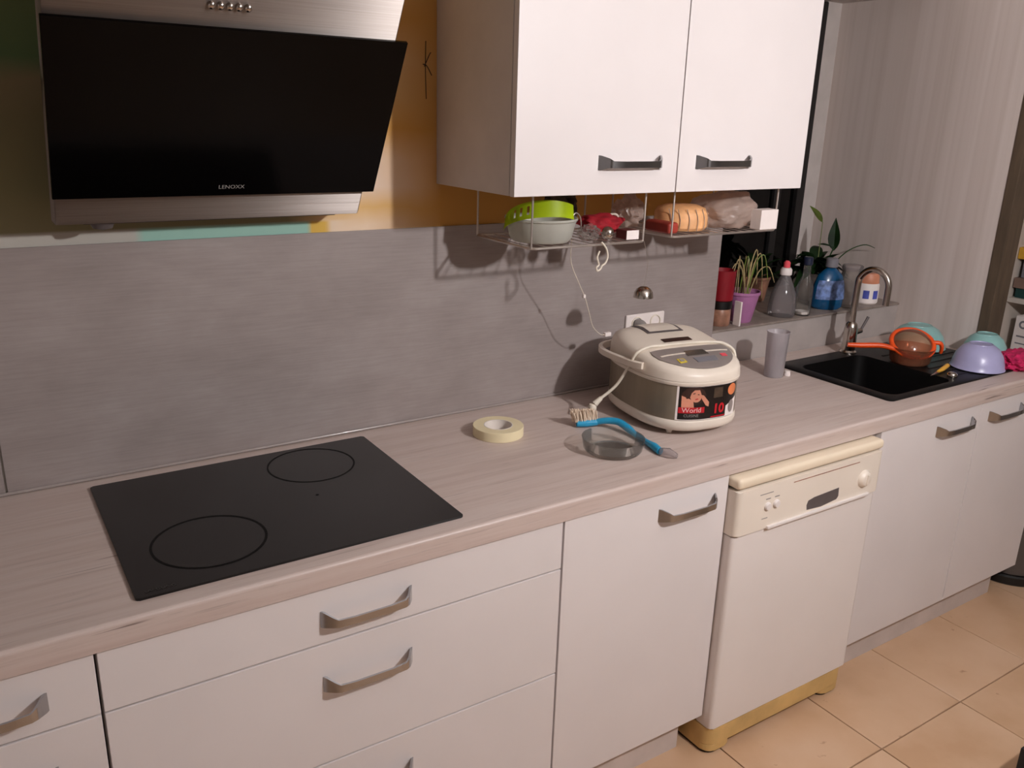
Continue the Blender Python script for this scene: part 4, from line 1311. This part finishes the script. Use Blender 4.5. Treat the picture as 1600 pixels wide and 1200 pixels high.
t = thing('glass_bottle', (1.560, 0.030, z0), 'slim clear glass bottle with a dark cap beside the blue bottle', 'bottle')
lathe('glass', [(0, 0), (0.028, 0.0), (0.030, 0.004), (0.030, 0.105), (0.024, 0.125), (0.014, 0.145), (0.013, 0.190), (0, 0.190)], (1.560, 0.030, z0), 'clear_glass', t, 32)
lathe('cap', [(0.015, 0.186), (0.017, 0.188), (0.017, 0.212), (0.014, 0.215), (0, 0.215)], (1.560, 0.030, z0), 'navy', t, 24)
lathe('pale_residue', [(0, 0.005), (0.026, 0.005), (0.026, 0.014), (0, 0.014)], (1.560, 0.030, z0), 'box_white', t, 24)

t = thing('blue_bottle', (1.742, 0.062, z0), 'blue detergent bottle with a pale printed label on the sill', 'bottle')
bcx, bcy = 1.742, 0.062
bm = bmesh.new()
bm_lathe(bm, [(0, 0), (0.050, 0.0), (0.060, 0.008), (0.063, 0.04), (0.060, 0.090), (0.048, 0.130), (0.026, 0.150), (0.018, 0.156), (0.018, 0.170), (0, 0.170)], (0, 0, 0), 40)
for v in bm.verts:
    v.co.y *= 0.62
bmesh.ops.rotate(bm, cent=(0, 0, 0), matrix=Matrix.Rotation(math.radians(-25), 3, 'Z'), verts=bm.verts)
bmesh.ops.translate(bm, vec=(bcx, bcy, z0), verts=bm.verts)
link('bottle_body', to_mesh(bm, 'bottle_body'), 'blue_liquid', t, True)
bm = bmesh.new()
bm_lathe(bm, [(0.0645, 0.040), (0.0640, 0.060), (0.0612, 0.090), (0.055, 0.112)], (0, 0, 0), 24, None, math.radians(205), math.radians(335))
for v in bm.verts:
    v.co.y *= 0.62
bmesh.ops.rotate(bm, cent=(0, 0, 0), matrix=Matrix.Rotation(math.radians(-25), 3, 'Z'), verts=bm.verts)
bmesh.ops.translate(bm, vec=(bcx, bcy, z0), verts=bm.verts)
link('label', to_mesh(bm, 'label'), 'blue_label', t, True)
lathe('cap', [(0.021, 0.160), (0.023, 0.162), (0.023, 0.190), (0.018, 0.194), (0, 0.194)], (bcx, bcy, z0), 'book_grey', t, 24)

t = thing('clear_jar', (1.850, 0.045, z0), 'clear plastic jar seen through beside the tap', 'jar')
lathe('jar_wall', shell([(0, 0), (0.036, 0.0), (0.040, 0.004), (0.040, 0.120), (0.036, 0.135), (0.036, 0.145)], 0.002), (1.850, 0.045, z0), 'clear_plastic', t, 32)
lathe('jar_lid', [(0, 0.146), (0.038, 0.146), (0.039, 0.148), (0.039, 0.160), (0.036, 0.163), (0, 0.163)], (1.850, 0.045, z0), 'soap_clear', t, 32)

t = thing('white_tub', (1.960, 0.070, z0), 'white tub with an orange lid and blue print behind the tap', 'tub')
wcx, wcy = 1.988, 0.062
lathe('tub_body', [(0, 0), (0.040, 0.0), (0.044, 0.005), (0.044, 0.075), (0.040, 0.082), (0, 0.082)], (wcx, wcy, z0), 'box_white', t, 36)
lathe('tub_lid', [(0.040, 0.080), (0.041, 0.083), (0.039, 0.108), (0.034, 0.120), (0, 0.124)], (wcx, wcy, z0), 'orange_cap', t, 36)
for aa in (212, 262):
    bm = bmesh.new()
    bm_lathe(bm, [(0.0446, 0.022), (0.0448, 0.035), (0.0446, 0.055)], (wcx, wcy, z0), 10, None, math.radians(aa - 15), math.radians(aa + 15))
    link('blue_print', to_mesh(bm, 'blue_print'), 'label_blue', t, True)

# leafy house plants
def leaf(name, base, d, L, W, bend, mat, parent, twist=0.0):
    """a pointed leaf with a folded midrib, curving downwards along its length"""
    d = Vector(d).normalized()
    side = d.cross(Vector((0, 0, 1)))
    side = Vector((1, 0, 0)) if side.length < 1e-3 else side.normalized()
    upv = side.cross(d)
    side, upv = side * math.cos(twist) + upv * math.sin(twist), upv * math.cos(twist) - side * math.sin(twist)
    n = 8
    bm = bmesh.new()
    rows = []
    for i in range(n + 1):
        t_ = i / n
        wd = W * math.sin(PI * min(1.0, t_ ** 0.8)) * (1 - 0.25 * t_) + 0.0008
        c = Vector(base) + d * (L * t_) - Vector((0, 0, 1)) * bend * t_ * t_ * L
        rows.append([bm.verts.new(c - side * wd + upv * wd * 0.35), bm.verts.new(c), bm.verts.new(c + side * wd + upv * wd * 0.35)])
    for A, B in zip(rows[:-1], rows[1:]):
        for k in range(2):
            bm.faces.new((A[k], A[k + 1], B[k + 1], B[k]))
    bmesh.ops.solidify(bm, geom=list(bm.faces), thickness=0.0012)
    return link(name, to_mesh(bm, name), mat, parent, True)

t = thing('white_potted_plant', (1.835, 0.215, z0), 'dark green leafy plant in a white pot with one tall pale leaf', 'plant')
pc = Vector((1.835, 0.215, z0))
lathe('pot', shell([(0, 0), (0.044, 0.0), (0.047, 0.004), (0.060, 0.096), (0.064, 0.098), (0.064, 0.110)], 0.003), pc, 'white_pot', t, 36)
lathe('soil', [(0, 0.098), (0.056, 0.098), (0.056, 0.094), (0, 0.094)], pc, 'soil', t, 24)
random.seed(11)
for k in range(44):
    a = 2 * PI * k / 44 + random.uniform(-0.2, 0.2)
    el = random.uniform(0.15, 1.1)
    L = random.uniform(0.08, 0.155)
    d = (math.cos(a) * math.cos(el), math.sin(a) * math.cos(el), math.sin(el))
    b0 = pc + Vector((0.02 * math.cos(a), 0.02 * math.sin(a), 0.098 + random.uniform(0.0, 0.05)))
    leaf('leaf', b0, d, L, random.uniform(0.020, 0.032), random.uniform(0.3, 0.9), 'leaf_dark', t, random.uniform(-0.4, 0.4))
tube('stem', [pc + Vector((0.010, -0.01, 0.098)), pc + Vector((0.006, -0.012, 0.22)), pc + Vector((0.0, -0.015, 0.31))], 0.0018, 'stem_green', t, 6, sm=4)
leaf('leaf', pc + Vector((0.0, -0.015, 0.308)), (-0.55, 0.30, 0.75), 0.095, 0.015, 0.1, 'leaf_mid', t, 1.1)
tube('stem', [pc + Vector((0.03, -0.01, 0.098)), pc + Vector((0.075, -0.01, 0.16)), pc + Vector((0.10, -0.015, 0.215))], 0.003, 'leaf_dark', t, 6, sm=4)
leaf('leaf', pc + Vector((0.095, -0.015, 0.19)), (0.02, 0.10, 1.0), 0.125, 0.026, -0.05, 'leaf_dark', t, 1.0)
leaf('leaf', pc + Vector((0.085, -0.015, 0.205)), (-1.0, 0.10, 0.28), 0.090, 0.013, 0.1, 'leaf_dark', t, 0.3)
tube('stem', [pc + Vector((0.05, -0.02, 0.10)), pc + Vector((0.12, -0.05, 0.185)), pc + Vector((0.19, -0.08, 0.218)), pc + Vector((0.24, -0.10, 0.205))], [0.0025, 0.0025, 0.0022, 0.001], 'leaf_dark', t, 6, sm=5)

t = thing('dark_potted_plant', (1.60, 0.300, z0), 'dim bushy plant against the dark window pane', 'plant')
pc = Vector((1.60, 0.300, z0))
lathe('pot', shell([(0, 0), (0.040, 0.0), (0.043, 0.004), (0.056, 0.086), (0.059, 0.088), (0.059, 0.098)], 0.003), pc, 'jar_brown', t, 32)
lathe('soil', [(0, 0.088), (0.052, 0.088), (0.052, 0.084), (0, 0.084)], pc, 'soil', t, 24)
for k in range(24):
    a = 2 * PI * k / 24 + random.uniform(-0.2, 0.2)
    el = random.uniform(0.2, 1.35)
    d = (math.cos(a) * math.cos(el), math.sin(a) * math.cos(el), math.sin(el))
    b0 = pc + Vector((0.02 * math.cos(a), 0.02 * math.sin(a), 0.088 + random.uniform(0.0, 0.05)))
    leaf('leaf', b0, d, random.uniform(0.09, 0.15), random.uniform(0.013, 0.022), random.uniform(0.2, 0.7), 'leaf_dark', t, random.uniform(-0.4, 0.4))

t = thing('trailing_plant', (2.030, 0.330, z0), 'small grey green trailing plant beside the white tub', 'plant')
pc = Vector((2.030, 0.330, z0))
lathe('pot', shell([(0, 0), (0.036, 0.0), (0.039, 0.004), (0.050, 0.080), (0.052, 0.082), (0.052, 0.090)], 0.003), pc, 'bin_grey', t, 32)
lathe('soil', [(0, 0.082), (0.046, 0.082), (0.046, 0.078), (0, 0.078)], pc, 'soil', t, 24)
for k in range(12):
    a = 2 * PI * k / 12 + random.uniform(-0.2, 0.2)
    el = random.uniform(0.3, 1.0)
    d = (math.cos(a) * math.cos(el), math.sin(a) * math.cos(el), math.sin(el))
    b0 = pc + Vector((0.015 * math.cos(a), 0.015 * math.sin(a), 0.082))
    leaf('leaf', b0, d, random.uniform(0.06, 0.09), random.uniform(0.008, 0.014), random.uniform(0.5, 1.2), 'stem_green', t, random.uniform(-0.4, 0.4))

# ------------------------------------------------------------------ bookcase in the next room
bk = thing('bookcase', (2.90, -0.5, 0), 'tall white open bookcase beyond the brown wall edge', 'bookcase')
KX0, KX1, KY1, KY0 = 2.75, 3.05, -0.075, -0.98
box('side_panel', (KX0, KX1, KY1 - 0.028, KY1, 0, 2.1), 'bookcase_white', bk, 0.001)
box('side_panel', (KX0, KX1, KY0, KY0 + 0.028, 0, 2.1), 'bookcase_white', bk, 0.001)
box('back_panel', (KX1, KX1 + 0.006, KY0, KY1, 0, 2.1), 'bookcase_white', bk, 0)
SH = (0.04, 0.36, 0.68, 0.990, 1.33, 1.66, 2.08)
for z in SH:
    box('shelf', (KX0 + 0.002, KX1, KY0 + 0.028, KY1 - 0.028, z, z + 0.020), 'bookcase_white', bk, 0.001)
def book(x0, y0, y1, z0_, z1_, mat, label, cat='book'):
    o = box('box' if cat == 'box' else 'book', (x0, x0 + 0.16, y0, y1, z0_, z1_), mat, None, 0.002)
    return single(o, label, cat, 'things on the bookcase shelves')
zz = SH[3] + 0.0205
book(2.775, -0.30, -0.120, zz, zz + 0.040, 'book_teal', 'dark teal book lying at the bottom of the bookcase pile')
book(2.770, -0.30, -0.108, zz + 0.041, zz + 0.085, 'book_brown', 'brown book in the middle of the bookcase pile')
book(2.785, -0.30, -0.125, zz + 0.086, zz + 0.165, 'book_grey', 'grey box in the bookcase pile under the yellow one', 'box')
book(2.765, -0.30, -0.106, zz + 0.166, zz + 0.215, 'book_yellow', 'yellow box on top of the bookcase pile', 'box')
zz = SH[4] + 0.0205
book(2.775, -0.30, -0.108, zz, zz + 0.020, 'book_green', 'olive green book above the yellow box on the bookcase')
book(2.80, -0.28, -0.115, zz + 0.021, zz + 0.12, 'book_brown', 'grey brown box on the olive green book', 'box')
zz = SH[5] + 0.0205
book(2.775, -0.30, -0.108, zz, zz + 0.060, 'book_green', 'olive green box high on the bookcase', 'box')
book(2.78, -0.30, -0.112, zz + 0.061, zz + 0.13, 'navy', 'navy box on top of the olive green box high on the bookcase', 'box')
zz = SH[2] + 0.0205
t = thing('storage_carton', (2.84, -0.27, zz), 'pale printed carton on the shelf below the book pile', 'box')
box('carton', (2.77, 2.93, -0.36, -0.150, zz, zz + 0.235), 'box_white', t, 0.002)
lathe('round_mark', [(0.018, 0), (0.018, 0.0006), (0.010, 0.0006), (0.010, 0.0), (0.018, 0)], (2.7697, -0.185, zz + 0.20), 'book_grey', t, 24, Matrix.Rotation(-PI / 2, 4, 'Y'))
box('printed_line', (2.7692, 2.770, -0.34, -0.165, zz + 0.145, zz + 0.152), 'book_grey', t, 0)
box('printed_line', (2.7692, 2.770, -0.34, -0.165, zz + 0.115, zz + 0.120), 'book_grey', t, 0)

# ------------------------------------------------------------------ floor things at the right
t = thing('waste_bin', (2.365, -0.500, 0), 'grey waste bin with a black base behind the cabinet end', 'bin')
lathe('bin_base', [(0, 0), (0.160, 0), (0.165, 0.005), (0.165, 0.034), (0.158, 0.040), (0, 0.040)], (2.365, -0.500, 0), 'black', t, 48)
lathe('bin_body', [(0.146, 0.040), (0.150, 0.042), (0.158, 0.50), (0.154, 0.505), (0, 0.505)], (2.365, -0.500, 0), 'bin_grey', t, 48)
lathe('bin_lid', [(0.162, 0.506), (0.163, 0.520), (0.145, 0.548), (0.08, 0.562), (0, 0.566)], (2.365, -0.500, 0), 'black', t, 48)
t = thing('black_crate', (1.25, -1.34, 0), 'black crate just entering the bottom right corner', 'crate')
bx_ = (1.058, 1.40, -1.48, -1.20)
boxes('crate_wall', [(bx_[0], bx_[1], bx_[2], bx_[2] + 0.012, 0.012, 0.20), (bx_[0], bx_[1], bx_[3] - 0.012, bx_[3], 0.012, 0.20),
                     (bx_[0], bx_[0] + 0.012, bx_[2] + 0.012, bx_[3] - 0.012, 0.012, 0.20), (bx_[1] - 0.012, bx_[1], bx_[2] + 0.012, bx_[3] - 0.012, 0.012, 0.20)], 'black_matte', t)
boxes('crate_bottom', [(bx_[0], bx_[1], bx_[2], bx_[3], 0.0, 0.012)], 'black_matte', t)
